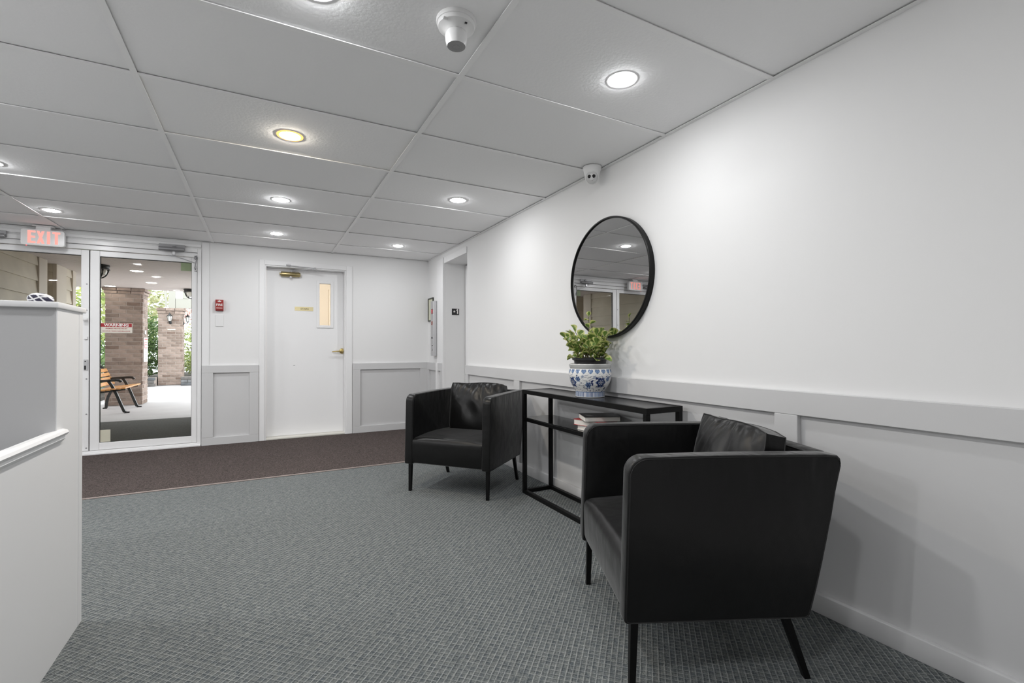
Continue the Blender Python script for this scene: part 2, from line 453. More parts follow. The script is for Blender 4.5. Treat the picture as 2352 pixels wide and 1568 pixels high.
# ---- ceiling: slab, tiles, grid
ceil = obj('ceiling', MB().box(XL-.2, XW+.30, YB-.2, YF+WT, 2.26, H2+.01), GRIDP)
tag(ceil, 'suspended ceiling of white mineral tiles in a white grid', 'ceiling', kind='structure')
GX0, GX1 = .7443, 1.2192
GY0, GYS = 2.4752, .6096
xs = [XL]+[GX0-k*GX1 for k in (4, 3, 2, 1, 0)]+[XW]
xs = sorted(x for x in xs if XL <= x <= XW)
ys = sorted([YB]+[GY0+k*GYS for k in range(-9, 6)]+[YF])
tile_cache = {}
for i in range(len(xs)-1):
    for j in range(len(ys)-1):
        x0, x1, y0, y1 = xs[i], xs[i+1], ys[j], ys[j+1]
        w, d = x1-x0-.006, y1-y0-.006
        if w < .03 or d < .03: continue
        key = (round(w, 3), round(d, 3))
        if key not in tile_cache:
            mb = MB().box(-w/2, w/2, -d/2, d/2, 0, .016, .0015, 1)
            tile_cache[key] = mesh_from(mb, 'ceiling_tile', TILE, Vector((0, 0, 0)))
        o = bpy.data.objects.new('ceiling_tile', tile_cache[key]); COL.objects.link(o); o.parent = ceil
        o.location = Vector(((x0+x1)/2, (y0+y1)/2, ZT+random.uniform(0, .002)))-ORG[ceil]
for x in xs[1:-1]:
    obj('main_runner', MB().box(x-.012, x+.012, YB, YF-.002, ZC, ZC+.0035).box(x-.002, x+.002, YB, YF-.002, ZC+.0035, ZC+.062), GRIDP, ceil)
for y in ys[1:-1]:
    for i in range(len(xs)-1):
        obj('cross_runner', MB().box(xs[i]+.012, xs[i+1]-.012, y-.012, y+.012, ZC+.0004, ZC+.0035).box(xs[i]+.012, xs[i+1]-.012, y-.002, y+.002, ZC+.0035, ZC+.03), GRIDP, ceil)
obj('wall_angle', MB().box(XW-.022, XW, YB, YF, ZC, ZC+.003), GRIDP, ceil)
obj('wall_angle', MB().box(XL, XW, YF-.022, YF, ZC, ZC+.003), GRIDP, ceil)
obj('wall_angle', MB().box(XL, XW, YB, YB+.022, ZC, ZC+.003), GRIDP, ceil)
obj('wall_angle', MB().box(XL, XL+.022, YB, YF, ZC, ZC+.003), GRIDP, ceil)

# ---- wainscot on the right wall
WZ0, WZ1, RB = 0.0, .862, .765
T = .023
def rail(mb_args, parent, name): return obj(name, MB().box(*mb_args, .002, 1), WAINP, parent)
def wains_right(y0, y1, stiles, parent):
    obj('wainscot_panel', MB().box(XW-.004, XW+.002, y0, y1, 0, WZ1-.002), WAINP, parent)
    rail((XW-.004-T, XW-.003, y0, y1, RB, WZ1), parent, 'wainscot_rail')
    for a, c in stiles: rail((XW-.004-T, XW-.003, a, c, .075, RB-.0005), parent, 'wainscot_stile')
wains_right(YB, EL0, [(EL0-.07, EL0), (3.495, 3.595), (1.15, 1.248), (-.75, -.65)], wall_right)
wains_right(EL1+.02, YF, [(EL1+.02, 5.50), (5.95, YF-.02)], wall_right)
bb = obj('baseboard_right', MB().box(XW-.026, XW-.003, YB, EL0, 0, .074, .003, 2), WAINP); tag(bb, 'grey painted baseboard along the armchair wall', 'baseboard', kind='structure')

# ---- wainscot on the far wall
def wains_far(x0, x1, stiles, parent):
    obj('wainscot_panel', MB().box(x0, x1, YF-.002, YF+.004, 0, WZ1), WAINP, parent)
    rail((x0, x1, YF-.002-T, YF-.001, .782, WZ1), parent, 'wainscot_rail')
    rail((x0, x1, YF-.002-T, YF-.001, 0, .085), parent, 'wainscot_rail')
    for a, c in stiles: rail((a, c, YF-.002-T, YF-.001, .0855, .7815), parent, 'wainscot_stile')
wains_far(-.575, -.036, [(-.575, -.469), (-.125, -.036)], wall_far)
wains_far(.984, XW-.024, [(.984, 1.074), (1.833, XW-.024)], wall_far)
# plain trims
def trim(n, mb, label, m=TRIMP):
    t_ = obj('trim_%d' % n, mb, m); tag(t_, label, 'trim', kind='structure'); return t_
trim(1, MB().box(-.032, DX0, YF-.014, YF, 0, DZ+.056, .003, 1).box(DX1, .978, YF-.014, YF, 0, DZ+.056, .003, 1).box(DX0, DX1, YF-.014, YF, DZ, DZ+.056, .003, 1)
     .box(DX0, DX0+.016, YF+.0, YF+.15, 0, DZ).box(DX1-.016, DX1, YF+.0, YF+.15, 0, DZ).box(DX0+.016, DX1-.016, YF+.0, YF+.15, DZ-.012, DZ), 'white door casing around the stair door')
trim(2, MB().box(EX1+.003, EX1+.072, YF-.010, YF, WZ1, ZC-.005, .002, 1), 'narrow white upright board beside the glass entrance')
trim(3, MB().box(XW-.03, XW, EL1, EL1+.012, 0, EZ+.07, .002, 1).box(XW-.012, XW, EL1+.012, 5.66, WZ1, EZ+.07, .003, 1).box(XW-.012, XW, EL0, EL1, EZ, EZ+.07, .003, 1)
     .box(XW-.030, XW, 5.60, 5.665, 0, WZ1+.002, .002, 1), 'white casing around the elevator doorway')

# ---- elevator door
d4 = empty('door_4', (XW+.27, (EL0+EL1)/2, 0)); tag(d4, 'pale elevator door deep in its doorway', 'door', kind='structure')
obj('door_panel', MB().box(XW+.262, XW+.285, EL0, EL1-.012, .01, EZ-.012), ALUW, d4)
obj('door_gap', MB().box(XW+.28, XW+.298, EL0, EL1, 0, EZ), DARK, d4)

# ---- stair door
LY = YF+.115
d3 = empty('door_3', ((DX0+DX1)/2, LY, 0)); tag(d3, 'white flush stair door with narrow lit window and brass lever', 'door', kind='structure')
a, c = onY(734, 651, LY), onY(759.5, 747, LY)
wx0, wx1, wz0, wz1 = a.x, c.x, c.z, a.z
lx0, lx1 = DX0+.018, DX1-.018
mb = MB().box(lx0, wx0, LY, LY+.044, .022, DZ-.014).box(wx1, lx1, LY, LY+.044, .022, DZ-.014).box(wx0, wx1, LY, LY+.044, .022, wz0).box(wx0, wx1, LY, LY+.044, wz1, DZ-.014)
leaf = obj('door_leaf', mb, DOORP, d3)
obj('threshold', MB().box(DX0+.016, DX1-.016, YF-.005, YF+.15, 0, .020, .004, 1), mat('cream_threshold', (.72, .70, .64), .5), d3)
fw_ = .034
mb = MB().box(wx0-fw_, wx0, LY-.010, LY, wz0-fw_, wz1+fw_, .003, 1).box(wx1, wx1+fw_, LY-.010, LY, wz0-fw_, wz1+fw_, .003, 1)
mb.box(wx0, wx1, LY-.010, LY, wz0-fw_, wz0, .003, 1).box(wx0, wx1, LY-.010, LY, wz1, wz1+fw_, .003, 1)
wf = obj('window_frame', mb, DOORP, d3)
obj('pane', MB().box(wx0, wx1, LY+.020, LY+.026, wz0, wz1), GLASS, wf)
# brass sign
a, c = onY(677, 704, LY-.002), onY(719.5, 714.5, LY-.002)
sp_ = obj('sign_plate', MB().box(a.x, c.x, LY-.003, LY, c.z, a.z, .0008, 1), BRASSL, d3); sp_['label'] = 'brass plate engraved STAIRS'
obj('lettering', MB().text('STAIRS', .030, frame_mat(((a.x+c.x)/2+.006, LY-.0034, (a.z+c.z)/2), (1, 0, 0), (0, 0, 1)), .0003, .0006, 1.0), mat('engraved_letter', (.22, .18, .09), .6), sp_)
obj('plate_screw', MB().lathe([(.0035, 0), (.0035, .0015), (1e-5, .002)], (0, 0, 0), 10).xf(frame_mat((a.x+.010, LY-.003, (a.z+c.z)/2), (1, 0, 0), (0, 0, 1))), BRASS, sp_)
# lever
h = onY(783, 806, LY-.02); hx, hz = h.x+.004, h.z
lev = obj('door_lever', MB().lathe([(.033, LY), (.033, LY-.006), (.028, LY-.012), (.014, LY-.015), (.012, LY-.055), (.010, LY-.060), (1e-5, LY-.061)], (hx+.012, 0, hz), 24, 'y')
          .tube([(hx+.012, LY-.050, hz), (hx-.02, LY-.054, hz-.002), (hx-.06, LY-.053, hz-.004), (hx-.095, LY-.048, hz-.007), (hx-.108, LY-.040, hz-.008)], .010, 10, r2=.007), BRASS, d3)
# closer
a, c = onY(642, 623, LY-.03), onY(690, 637, LY-.03)
cz = (a.z+c.z)/2
cl = obj('door_closer', MB().lathe([(1e-5, a.x), (.014, a.x), (.014, a.x+.014), (.027, a.x+.016), (.029, a.x+.022), (.029, c.x-.014), (.026, c.x-.010), (.020, c.x), (1e-5, c.x)], (0, LY-.034, cz), 20, 'x')
         .box(a.x+.02, c.x-.012, LY-.03, LY, cz-.02, cz+.02, .004, 1), mat('dull_brass_closer', (.40, .33, .17), .38, .85), d3)
px_ = onY(668, 620, LY-.05)
obj('closer_cap', MB().lathe([(.014, cz-.045), (.017, cz-.036), (.017, cz-.026)], (px_.x, LY-.034, 0), 16), STEEL, cl)
p0 = onY(670, 617, LY-.05); p1 = onY(662, 611, LY-.09); p2 = onY(723, 619, YF-.01)
obj('closer_arm', MB().tube([(p0.x, LY-.034, cz+.02), (p0.x, LY-.034, cz+.055)], .010, 8).bar((p0.x, LY-.036, cz+.048), (p2.x, YF-.045, cz+.062), .016, .006)
    .bar((p2.x, YF-.045, cz+.070), (p1.x, YF-.03, DZ+.012), .014, .006).box(p1.x-.022, p1.x+.022, YF-.045, YF-.014, DZ+.002, DZ+.02, .003, 1)
    .lathe([(.010, cz+.052), (.010, cz+.080)], (p2.x, YF-.045, 0), 12), ALUG, cl)
# scuff
a = onY(676, 839, LY); obj('scuff_mark', MB().box(a.x-.012, a.x+.010, LY-.0006, LY, a.z-.003, a.z+.002), GREYPR, d3)

# stairwell behind it (lit warm)
sw = obj('wall_stairwell', MB().box(-.42, -.36, YF+WT, 9.0, 0, 2.6).box(2.3, 2.36, YF+WT, 9.0, 0, 2.6).box(-.42, 2.36, 9.0, 9.06, 0, 2.6).box(-.42, 2.36, YF+WT, 9.06, 2.6, 2.66)
         .box(.0, .10, 8.3, 9.0, 0, 2.0).box(1.05, 1.12, 8.94, 9.0, 0, 2.1).box(1.35, 1.45, 8.9, 9.0, 0, 2.6), STAIRW)
tag(sw, 'cream stairwell walls glowing through the stair door window', 'wall', kind='structure')
swf = obj('floor_stairwell', MB().box(-.42, 2.36, YF+.06, 9.06, -.06, -.002), mat('stair_floor', (.4, .33, .25), .8)); tag(swf, 'plain floor inside the warm stairwell', 'floor', kind='structure')
st = empty('stairwell_light', (1.0, 7.4, 2.56)); tag(st, 'warm ceiling light inside the stairwell', 'ceiling light')
obj('light_base', MB().lathe([(.17, 2.57), (.17, 2.60)], (1.0, 7.4, 0), 24), WPLAST, st)
obj('diffuser', MB().lathe([(1e-5, 2.51), (.10, 2.52), (.15, 2.545), (.16, 2.57)], (1.0, 7.4, 0), 24), emis('stair_lamp', (1, .90, .84), 92), st)

# ---- entrance storefront
fy0, fy1 = YF-.02, YF+.07
mb = MB().box(EX0, EX0+.032, fy0, fy1, 0, EZT, .002, 1).box(EX1-.034, EX1, fy0, fy1, 0, EZT, .002, 1)
mb.box(EX0+.032, EX1-.034, fy0+.012, fy1, 2.026, 2.070, .002, 1).box(EX0+.032, EX1-.034, fy0-.004, fy1, 2.074, EZT, .003, 1)
mb.box(EX0+.032, EX1-.034, fy0+.03, fy1, 2.0695, 2.0745)
trim(4, mb, 'white aluminium frame around the double glass entrance', ALUW)
trim(5, MB().box(EX0, EX1, YF-.045, YF+.10, 0, .022, .003, 1).box(EX0, EX1, YF-.015, YF+.08, .022, .040, .003, 1), 'white threshold sill under the glass entrance doors', ALUW)
LEAFZ0, LEAFZ1 = .043, 2.020
MID = -1.5055
def entry_leaf(name, x0, x1, sl, sr, label):
    e = empty(name, ((x0+x1)/2, YF+.02, 0)); tag(e, label, 'door', kind='structure')
    y0, y1 = YF+.0, YF+.045
    g0, g1, z0, z1 = x0+sl, x1-sr, .113, 1.967
    obj('stile', MB().box(x0, g0, y0, y1, LEAFZ0, LEAFZ1, .003, 1), ALUW, e)
    obj('stile', MB().box(g1, x1, y0, y1, LEAFZ0, LEAFZ1, .003, 1), ALUW, e)
    obj('top_rail', MB().box(g0, g1, y0+.001, y1, z1, LEAFZ1, .003, 1), ALUW, e)
    obj('bottom_rail', MB().box(g0, g1, y0+.001, y1, LEAFZ0, z0, .003, 1), ALUW, e)
    obj('gasket', MB().box(g0, g0+.004, y0+.018, y0+.03, z0, z1).box(g1-.004, g1, y0+.018, y0+.03, z0, z1).box(g0, g1, y0+.018, y0+.03, z0, z0+.004).box(g0, g1, y0+.018, y0+.03, z1-.004, z1), DARK, e)
    p = obj('pane', MB().box(g0, g1, y0+.022, y0+.027, z0, z1), GLASS, e)
    return e, p
d1, pane1 = entry_leaf('door_1', MID+.004, -.618, .073, .050, 'white framed glass entrance door with red warning sticker')
d2, pane2 = entry_leaf('door_2', EX0+.036, MID-.004, .055, .060, 'white framed glass entrance door partly behind the counter')
obj('weather_strip', MB().box(MID-.004, MID+.004, YF+.012, YF+.03, LEAFZ0, LEAFZ1), DARK, d1)
GY = YF+.0215
def rect_on_glass(px0, py0, px1, py1, t=.0008):
    a, c = onY(px0, py0, GY), onY(px1, py1, GY); return (a.x, c.x, GY-t, GY, c.z, a.z)
w = rect_on_glass(230.5, 741, 304, 764.5)
ws = obj('warning_sticker', MB().box(*w), mat('sticker_white', (.74, .70, .62), .6), pane1); ws['label'] = 'red and white video surveillance warning sticker'
wc = (w[0]+w[1])/2; wh = w[5]-w[4]
obj('sticker_band', MB().box(w[0]+.003, w[1]-.004, GY-.0012, GY-.0008, w[5]-wh*.40, w[5]-.004), REDP, d1)
def tm(x, y, z): return frame_mat((x, y, z), (1, 0, 0), (0, 0, 1))
obj('sticker_lettering', MB().text('WARNING', .036, tm(wc, GY-.0015, w[5]-wh*.225), .0002, .0012, 1.12), WPRINT, d1)
obj('sticker_lettering', MB().text('PREMISES PROTECTED BY', .0155, tm(wc, GY-.0012, w[5]-wh*.57), .0002, .0003, .98)
    .text('24 HOUR VIDEO SURVEILLANCE', .0155, tm(wc, GY-.0012, w[5]-wh*.83), .0002, .0003, .98), REDP, d1)
obj('green_sticker', MB().box(*rect_on_glass(415.5, 602.5, 440, 623)), GREENST, pane1)
obj('pale_sticker', MB().box(*rect_on_glass(228.8, 987.5, 253.5, 1015)), STICK, pane1)
# hardware on the meeting stile of the left leaf
for py in (652, 712, 870, 951, 1029):
    a = onY(199.3-(py-650)*.004, py, YF-.002)
    obj('screw', MB().lathe([(.007, YF), (.0065, YF-.002), (.002, YF-.0025), (1e-5, YF-.002)], (a.x, 0, a.z), 12, 'y'), ALUG, d2)
a = onY(199, 733, YF-.02); obj('pull_knob', MB().lathe([(.006, YF), (.006, YF-.02), (.019, YF-.026), (.020, YF-.036), (.014, YF-.042), (1e-5, YF-.043)], (a.x-.008, 0, a.z), 18, 'y'), WPLAST, d2)
a = onY(197.5, 776, YF-.01); obj('flush_catch', MB().box(a.x-.012, a.x+.012, YF-.014, YF, a.z-.014, a.z-.004, .002, 1).box(a.x+.006, a.x+.012, YF-.012, YF, a.z-.012, a.z+.014, .002, 1), WPLAST, d2)
a = onY(198.5, 838, YF-.01); lk = obj('lock_plate', MB().box(a.x-.022, a.x+.012, YF-.006, YF, a.z-.052, a.z+.052, .002, 1), STEEL, d2)
obj('lock_slot', MB().box(a.x-.018, a.x-.004, YF-.0075, YF-.006, a.z-.046, a.z-.006).lathe([(.006, YF-.0075), (.006, YF-.006)], (a.x-.010, 0, a.z+.035), 10, 'y'), BPLAST, d2)

def closer_set(parent, x0, x1, armdir):
    z0, z1 = 2.066, 2.134
    zc = (z0+z1)/2; y = fy0-.004
    bdy = obj('door_closer', MB().box(x0, x1, y-.012, y, z0+.01, z1+.004, .003, 1).lathe([(1e-5, x0+.004), (.020, x0+.004), (.022, x0+.010), (.022, x1-.012), (.018, x1-.004), (1e-5, x1-.004)], (0, y-.036, z0+.018), 18, 'x')
              .box(x0+.01, x1-.012, y-.036, y-.010, z0+.005, z0+.034, .004, 1), ALUG, parent)
    mx = x0+(x1-x0)*.58
    obj('closer_valve', MB().prism([(mx-.016, z1-.018), (mx+.016, z1-.018), (mx, z1+.004)], 'y', y-.030, y-.012), ALUG, bdy)
    obj('closer_spindle', MB().box(mx-.014, mx+.014, y-.05, y-.02, z0-.045, z0-.004, .004, 1), STEEL, bdy)
    ex = -.628 if armdir > 0 else EX0+.045
    elbow = (ex, y-.035, 1.955)
    obj('closer_arm', MB().bar((mx-.05*armdir, y-.036, z0-.05), (mx+.012, y-.036, z0-.05), .020, .010).bar((mx, y-.036, z0-.05), elbow, .016, .007)
        .box(ex-.012, ex+.012, y-.014, YF, 2.00, 2.03, .002, 1).tube([(ex+.006, y-.02, 2.035), (ex+.012, y-.05, 1.99), elbow, (ex-.006, y-.03, 1.91), (ex-.004, y-.012, 1.885)], .006, 8)
        .tube([(ex-.002, y-.03, 1.935), (ex+.012, y-.028, 1.90), (ex+.010, y-.02, 1.868), (ex-.012, y-.016, 1.872)], .004, 8), ALUG, bdy)
a, c = onY(364, 560, fy0-.03), onY(425, 580, fy0-.03)
closer_set(d1, a.x, c.x, 1)
closer_set(d2, -2.335, -2.085, -1)
a = onY(449, 591, YF-.01)
obj('arm_bracket', MB().box(a.x-.012, a.x+.012, YF-.008, YF, a.z-.018, a.z+.018, .002, 1), ALUG, d1)
# soffit moulding line over the entrance
trim(6, MB().box(EX0-.25, EX1+.0, YF-.016, YF, EZT+.018, EZT+.050, .003, 1), 'thin white moulding over the entrance doors')

# ---- entrance mat indoors
em = empty('entrance_mat', (-1.1, 5.15, 0)); tag(em, 'dark brown carpet mat running along the entrance wall', 'mat')
obj('mat_pile', MB().box(XL+.02, XW-.03, 4.292, YF-.048, 0, .008, .002, 1), IMAT, em)
obj('mat_edging', MB().box(XL+.02, XW-.03, 4.272, 4.292, 0, .007, .002, 1), mat('taupe_edging', (.30, .25, .23), .7), em)

# ================================================================== RECESSED LIGHTS
LIGHTS = [(1.376, 1.569, .44, 'white recessed ceiling light between the smoke detector and the mirror wall'),
          (.126, 4.079, .80, 'white recessed ceiling light between the amber rimmed light and the stair door'),
          (1.355, 3.452, .46, 'white recessed ceiling light above the armchair next to the elevator'),
          (.125, 5.295, .46, 'white recessed ceiling light directly in front of the stair door'),
          (1.355, 5.30, .36, 'white recessed ceiling light directly in front of the elevator doorway'),
          (-1.558, 5.27, .45, 'white recessed ceiling light beside the exit sign'),
          (.150, 1.62, .85, 'white recessed ceiling light on the counter side of the smoke detector'),
          (-1.50, 4.085, .80, 'white recessed ceiling light one step into the lobby from the exit sign')]
ADDED_FILL = 'added fill light, out of view over the part of the lobby away from the entrance'
LIGHTS += [(x, y, k, ADDED_FILL) for x, y, k in ((-1.50, 2.83, .9), (.13, .35, .58), (-1.5, .9, .5), (.13, -1.5, .25), (-1.5, -1.2, .4), (-3.1, 4.1, 1.5), (-3.1, 1.6, 3.0))]  # lamps added out of view to fill the lobby with light
def recessed(x, y, lens, amber=False):
    e = empty('recessed_light', (x, y, ZT))
    z = ZT
    obj('trim_ring', MB().lathe([(.0525, z-.0008), (.060, z-.0014), (.066, z-.0010), (.067, z+.001), (.067, z+.003), (.0525, z+.003)], (x, y, 0), 40, caps=False), AMBER if amber else WPLAST, e)
    obj('lens', MB().lathe([(1e-5, z-.0085), (.020, z-.008), (.036, z-.0065), (.047, z-.0038), (.0530, z-.0012)], (x, y, 0), 40, caps=False), lens, e)
    return e
for x, y, k, lab in LIGHTS:
    tag(recessed(x, y, lens_mat(k)), lab, 'ceiling light', 'recessed ceiling lights')
tag(recessed(.132, 2.829, LENSW, True), 'round recessed ceiling light with an amber glowing rim', 'ceiling light')

# ================================================================== CEILING FITTINGS
# smoke detector
x, y, z = .607, 1.560, ZT
sd = empty('smoke_detector', (x, y, z)); tag(sd, 'white ceiling smoke detector with a round hanging sensor', 'smoke detector')
obj('detector_base', MB().lathe([(.070, z+.002), (.071, z-.006), (.069, z-.012), (.066, z-.013), (.066, z-.020), (.064, z-.026), (.052, z-.031), (.040, z-.038), (.036, z-.042)], (x, y, 0), 48), WPLAST, sd)
obj('detector_head', MB().lathe([(.033, z-.040), (.0375, z-.046), (.0395, z-.056), (.0385, z-.070), (.0355, z-.082), (.0325, z-.090)], (x, y, 0), 40), WPLAST, sd)
obj('sensor_grille', MB().lathe([(1e-5, z-.0915), (.010, z-.0915), (.011, z-.0905), (.016, z-.0915), (.017, z-.0905), (.022, z-.0915), (.032, z-.0905), (.0322, z-.0895)], (x, y, 0), 40), GPLAST, sd)
obj('base_slot', MB().box(x+.012, x+.020, y-.053, y-.048, z-.034, z-.030), BPLAST, sd)
obj('base_tab', MB().box(x-.062, x-.044, y-.040, y-.028, z-.030, z-.024, .002, 1), WPLAST, sd)
# security camera (turret)
x, y, z = 1.868, 2.418, ZC
sc = empty('security_camera', (x, y, z)); tag(sc, 'white dome security camera on the ceiling beside the wall', 'security camera')
obj('camera_base', MB().lathe([(.060, z+.004), (.060, z-.006), (.056, z-.016), (.051, z-.032), (.048, z-.048), (.046, z-.060)], (x, y, 0), 40), WPLAST, sc)
dirv = Vector((-.62, -.66, -.34)).normalized()
bc = Vector((x, y, z-.058))
obj('camera_ball', MB().sphere(bc, .0455, 32, 18), WPLAST, sc)
xax = Vector((0, 0, 1)).cross(dirv).normalized(); yax = dirv.cross(xax)
fm = Matrix((xax, yax, dirv)).transposed().to_4x4(); fm.translation = bc
face = obj('camera_face', MB().lathe([(.0375, .022), (.0385, .030), (.036, .0385), (.030, .042), (1e-5, .0425)], (0, 0, 0), 32).xf(fm), mat('pale_grey_plastic', (.62, .62, .62), .4), sc)
obj('face_gap', MB().lathe([(.0392, .0215), (.0392, .0235), (.037, .0235)], (0, 0, 0), 32, caps=False).xf(fm), BPLAST, sc)
for sx_, nm in ((-.0135, 'infrared_window'), (.0150, 'camera_lens')):
    obj(nm, MB().lathe([(.0105, .040), (.0105, .0445), (.008, .0455), (1e-5, .0450)], (sx_, .006, 0), 20).xf(fm), mat('glossy_black_lens', (.008, .008, .009), .08), face)
obj('microphone_hole', MB().lathe([(.002, .040), (.002, .0432)], (.004, -.020, 0), 8).xf(fm), BPLAST, face)

# exit sign
ES_Y = 5.93
a, c = onY(49, 521, ES_Y), onY(150, 570.5, ES_Y)
ex0, ex1, ez0, ez1 = a.x, c.x, c.z+.006, a.z-.012
es = empty('exit_sign', ((ex0+ex1)/2, ES_Y, ez0)); tag(es, 'white ceiling exit sign with glowing red letters by the entrance', 'exit sign')
r_ = .022
pts = []
for cx_, cz_, a0 in ((ex1-r_, ez1-r_, 0), (ex0+r_, ez1-r_, PI/2), (ex0+r_, ez0+r_, PI), (ex1-r_, ez0+r_, 1.5*PI)):
    for k in range(6): pts.append((cx_+r_*math.cos(a0+k*PI/10), cz_+r_*math.sin(a0+k*PI/10)))
obj('sign_body', MB().prism(pts, 'y', ES_Y-.022, ES_Y+.022, .005, 2), WPLAST, es)
obj('ceiling_canopy', MB().box((ex0+ex1)/2-.075, (ex0+ex1)/2+.075, ES_Y-.022, ES_Y+.022, ZC-.012, ZC, .003, 1).box((ex0+ex1)/2-.05, (ex0+ex1)/2+.05, ES_Y-.012, ES_Y+.012, ez1-.002, ZC-.011), WPLAST, es)
ew, eh = ex1-ex0, ez1-ez0
def letter(ch):
    B = MB(); t = .22
    R = lambda x0, x1, z0, z1: B.add([(x0,0,z0),(x1,0,z0),(x1,0,z1),(x0,0,z1),(x0,-1,z0),(x1,-1,z0),(x1,-1,z1),(x0,-1,z1)], [(0,1,2,3),(7,6,5,4),(4,5,1,0),(5,6,2,1),(6,7,3,2),(7,4,0,3)])
    def Q(p): 
        k = [(x, 0, z) for x, z in p]+[(x, -1, z) for x, z in p]
        B.add(k, [(0,1,2,3),(7,6,5,4),(4,5,1,0),(5,6,2,1),(6,7,3,2),(7,4,0,3)])
    if ch == 'E': R(0, .42, 0, 1); R(.42, 1, 0, .15); R(.42, 1, .85, 1); R(.42, .95, .43, .58)
    if ch == 'I': R(.22, .78, 0, 1)
    if ch == 'T': R(.30, .70, 0, .85); R(0, 1, .85, 1)
    if ch == 'X': Q([(0, 0), (.36, 0), (1, 1), (.64, 1)]); Q([(.64, 0), (1, 0), (.36, 1), (0, 1)])
    return B
lw = ew*.155; lz0, lz1 = ez0+eh*.13, ez0+eh*.90
xk = ex0+ew*.16
for ch, wk in (('E', 1.15), ('X', 1.15), ('I', .85), ('T', 1.15)):
    B = letter(ch); w_ = lw*wk
    B.v = [Vector((xk+p.x*w_, ES_Y-.0222+p.y*.0012, lz0+p.z*(lz1-lz0))) for p in B.v]
    o = obj('lit_letter', B, EXITR, es); o['label'] = 'glowing red letter %s' % ch
    xk += w_+ew*.025
obj('status_lamp', MB().sphere((ex0+ew*.13, ES_Y-.018, ez0-.003), .004, 10, 6), REDLED, es)

# ================================================================== WALL FITTINGS
# fire alarm station
a, c = onY(495, 688, YF-.03), onY(513, 713, YF-.03)
fa = empty('fire_alarm_box', ((a.x+c.x)/2, YF, c.z)); tag(fa, 'small red fire alarm box on the wall beside the entrance', 'fire alarm')
obj('alarm_body', MB().prism([(YF, c.z-.004), (YF-.022, c.z-.004), (YF-.040, c.z+.010), (YF-.040, a.z), (YF, a.z)], 'x', a.x, c.x, .0), RED, fa)
fx = (a.x+c.x)/2; fz = c.z; fh = a.z-c.z; FY = YF-.0404
obj('alarm_lettering', MB().text('FIRE', .032, tm(fx, FY, fz+fh*.52), .0003, .0008, 1.05), WPRINT, fa)
obj('alarm_bar', MB().box(fx-.028, fx+.028, FY-.0006, FY+.0004, fz+fh*.20, fz+fh*.25), WPRINT, fa)
obj('alarm_arrow', MB().prism([(fx-.021, fz+fh*.865), (fx-.010, fz+fh*.80), (fx+.010, fz+fh*.80), (fx+.021, fz+fh*.865), (fx+.008, fz+fh*.90), (fx, fz+fh*.97), (fx-.008, fz+fh*.90)], 'y', FY-.0006, FY+.0004), WPRINT, fa)
a, c = onY(494.5, 722, YF-.006), onY(513.5, 749.5, YF-.006)
sp2 = empty('switch_plate', ((a.x+c.x)/2, YF, c.z)); tag(sp2, 'blank white switch plate below the red fire alarm box', 'switch plate')
obj('plate', MB().box(a.x, c.x, YF-.006, YF, c.z, a.z, .002, 1), WALLP, sp2)
obj('plate_screw', MB().lathe([(.003, YF-.006), (.003, YF-.0066), (1e-5, YF-.007)], ((a.x+c.x)/2, 0, c.z+.02), 10, 'y'), WPLAST, sp2)
# picture frame near the corner
y0, y1 = 5.815, 6.02
z0, z1 = 1.395, 1.700
pf = empty('picture_frame', (XW, (y0+y1)/2, z0)); tag(pf, 'small black framed certificate in the corner by the elevator', 'picture frame')
fwid = .016
obj('frame', MB().box(XW-.016, XW, y0, y0+fwid, z0, z1, .002, 1).box(XW-.016, XW, y1-fwid, y1, z0, z1, .002, 1).box(XW-.016, XW, y0+fwid, y1-fwid, z0, z0+fwid, .002, 1).box(XW-.016, XW, y0+fwid, y1-fwid, z1-fwid, z1, .002, 1), mat('black_frame', (.03, .032, .022), .4), pf)
obj('print', MB().box(XW-.008, XW, y0+fwid, y1-fwid, z0+fwid, z1-fwid), PAPER, pf)
# elevator call panel
x0, y0, y1, z0, z1 = 1.895, 5.672, 5.782, .948, 1.640
cp = empty('elevator_call_panel', (XW, (y0+y1)/2, z0)); tag(cp, 'tall steel elevator call panel with a red floor display', 'call panel')
obj('panel_box', MB().box(x0, XW, y0, y1, z0, z1, .002, 1), STEEL, cp)
zt = z1-z0
def on_panel(n, mb, m): return obj(n, mb, m, cp)
FXP = x0
dsp = on_panel('floor_display', MB().box(FXP-.001, FXP+.001, y0+.022, y1-.026, z0+zt*.765, z0+zt*.855), mat('dark_red_display', (.14, .012, .018), .3))
obj('display_digit', one(frame_mat((FXP-.0014, (y0+y1)/2-.003, z0+zt*.81), (0, -1, 0), (0, 0, 1)), .045), REDLED, dsp)
on_panel('fire_notice', MB().lathe([(.030, FXP-.0008), (.030, FXP+.001)], (0, (y0+y1)/2, z0+zt*.60), 24, 'x').xf(Matrix.Translation((0, 0, 0))), mat('pale_red_notice', (.50, .33, .30), .6))
on_panel('notice_mark', MB().bar((FXP-.0012, y0+.03, z0+zt*.57), (FXP-.0012, y1-.03, z0+zt*.63), .006, .0006).bar((FXP-.0012, y0+.03, z0+zt*.63), (FXP-.0012, y1-.03, z0+zt*.57), .006, .0006), REDP)
on_panel('key_switch', MB().lathe([(.012, FXP-.004), (.012, FXP+.001)], (0, (y0+y1)/2, z0+zt*.33), 16, 'x'), BPLAST)
for k_ in (.20, .115):
    on_panel('call_button', MB().lathe([(.014, FXP-.001), (.014, FXP-.005), (.010, FXP-.007), (1e-5, FXP-.007)], (0, (y0+y1)/2, z0+zt*k_), 16, 'x'), STEEL)
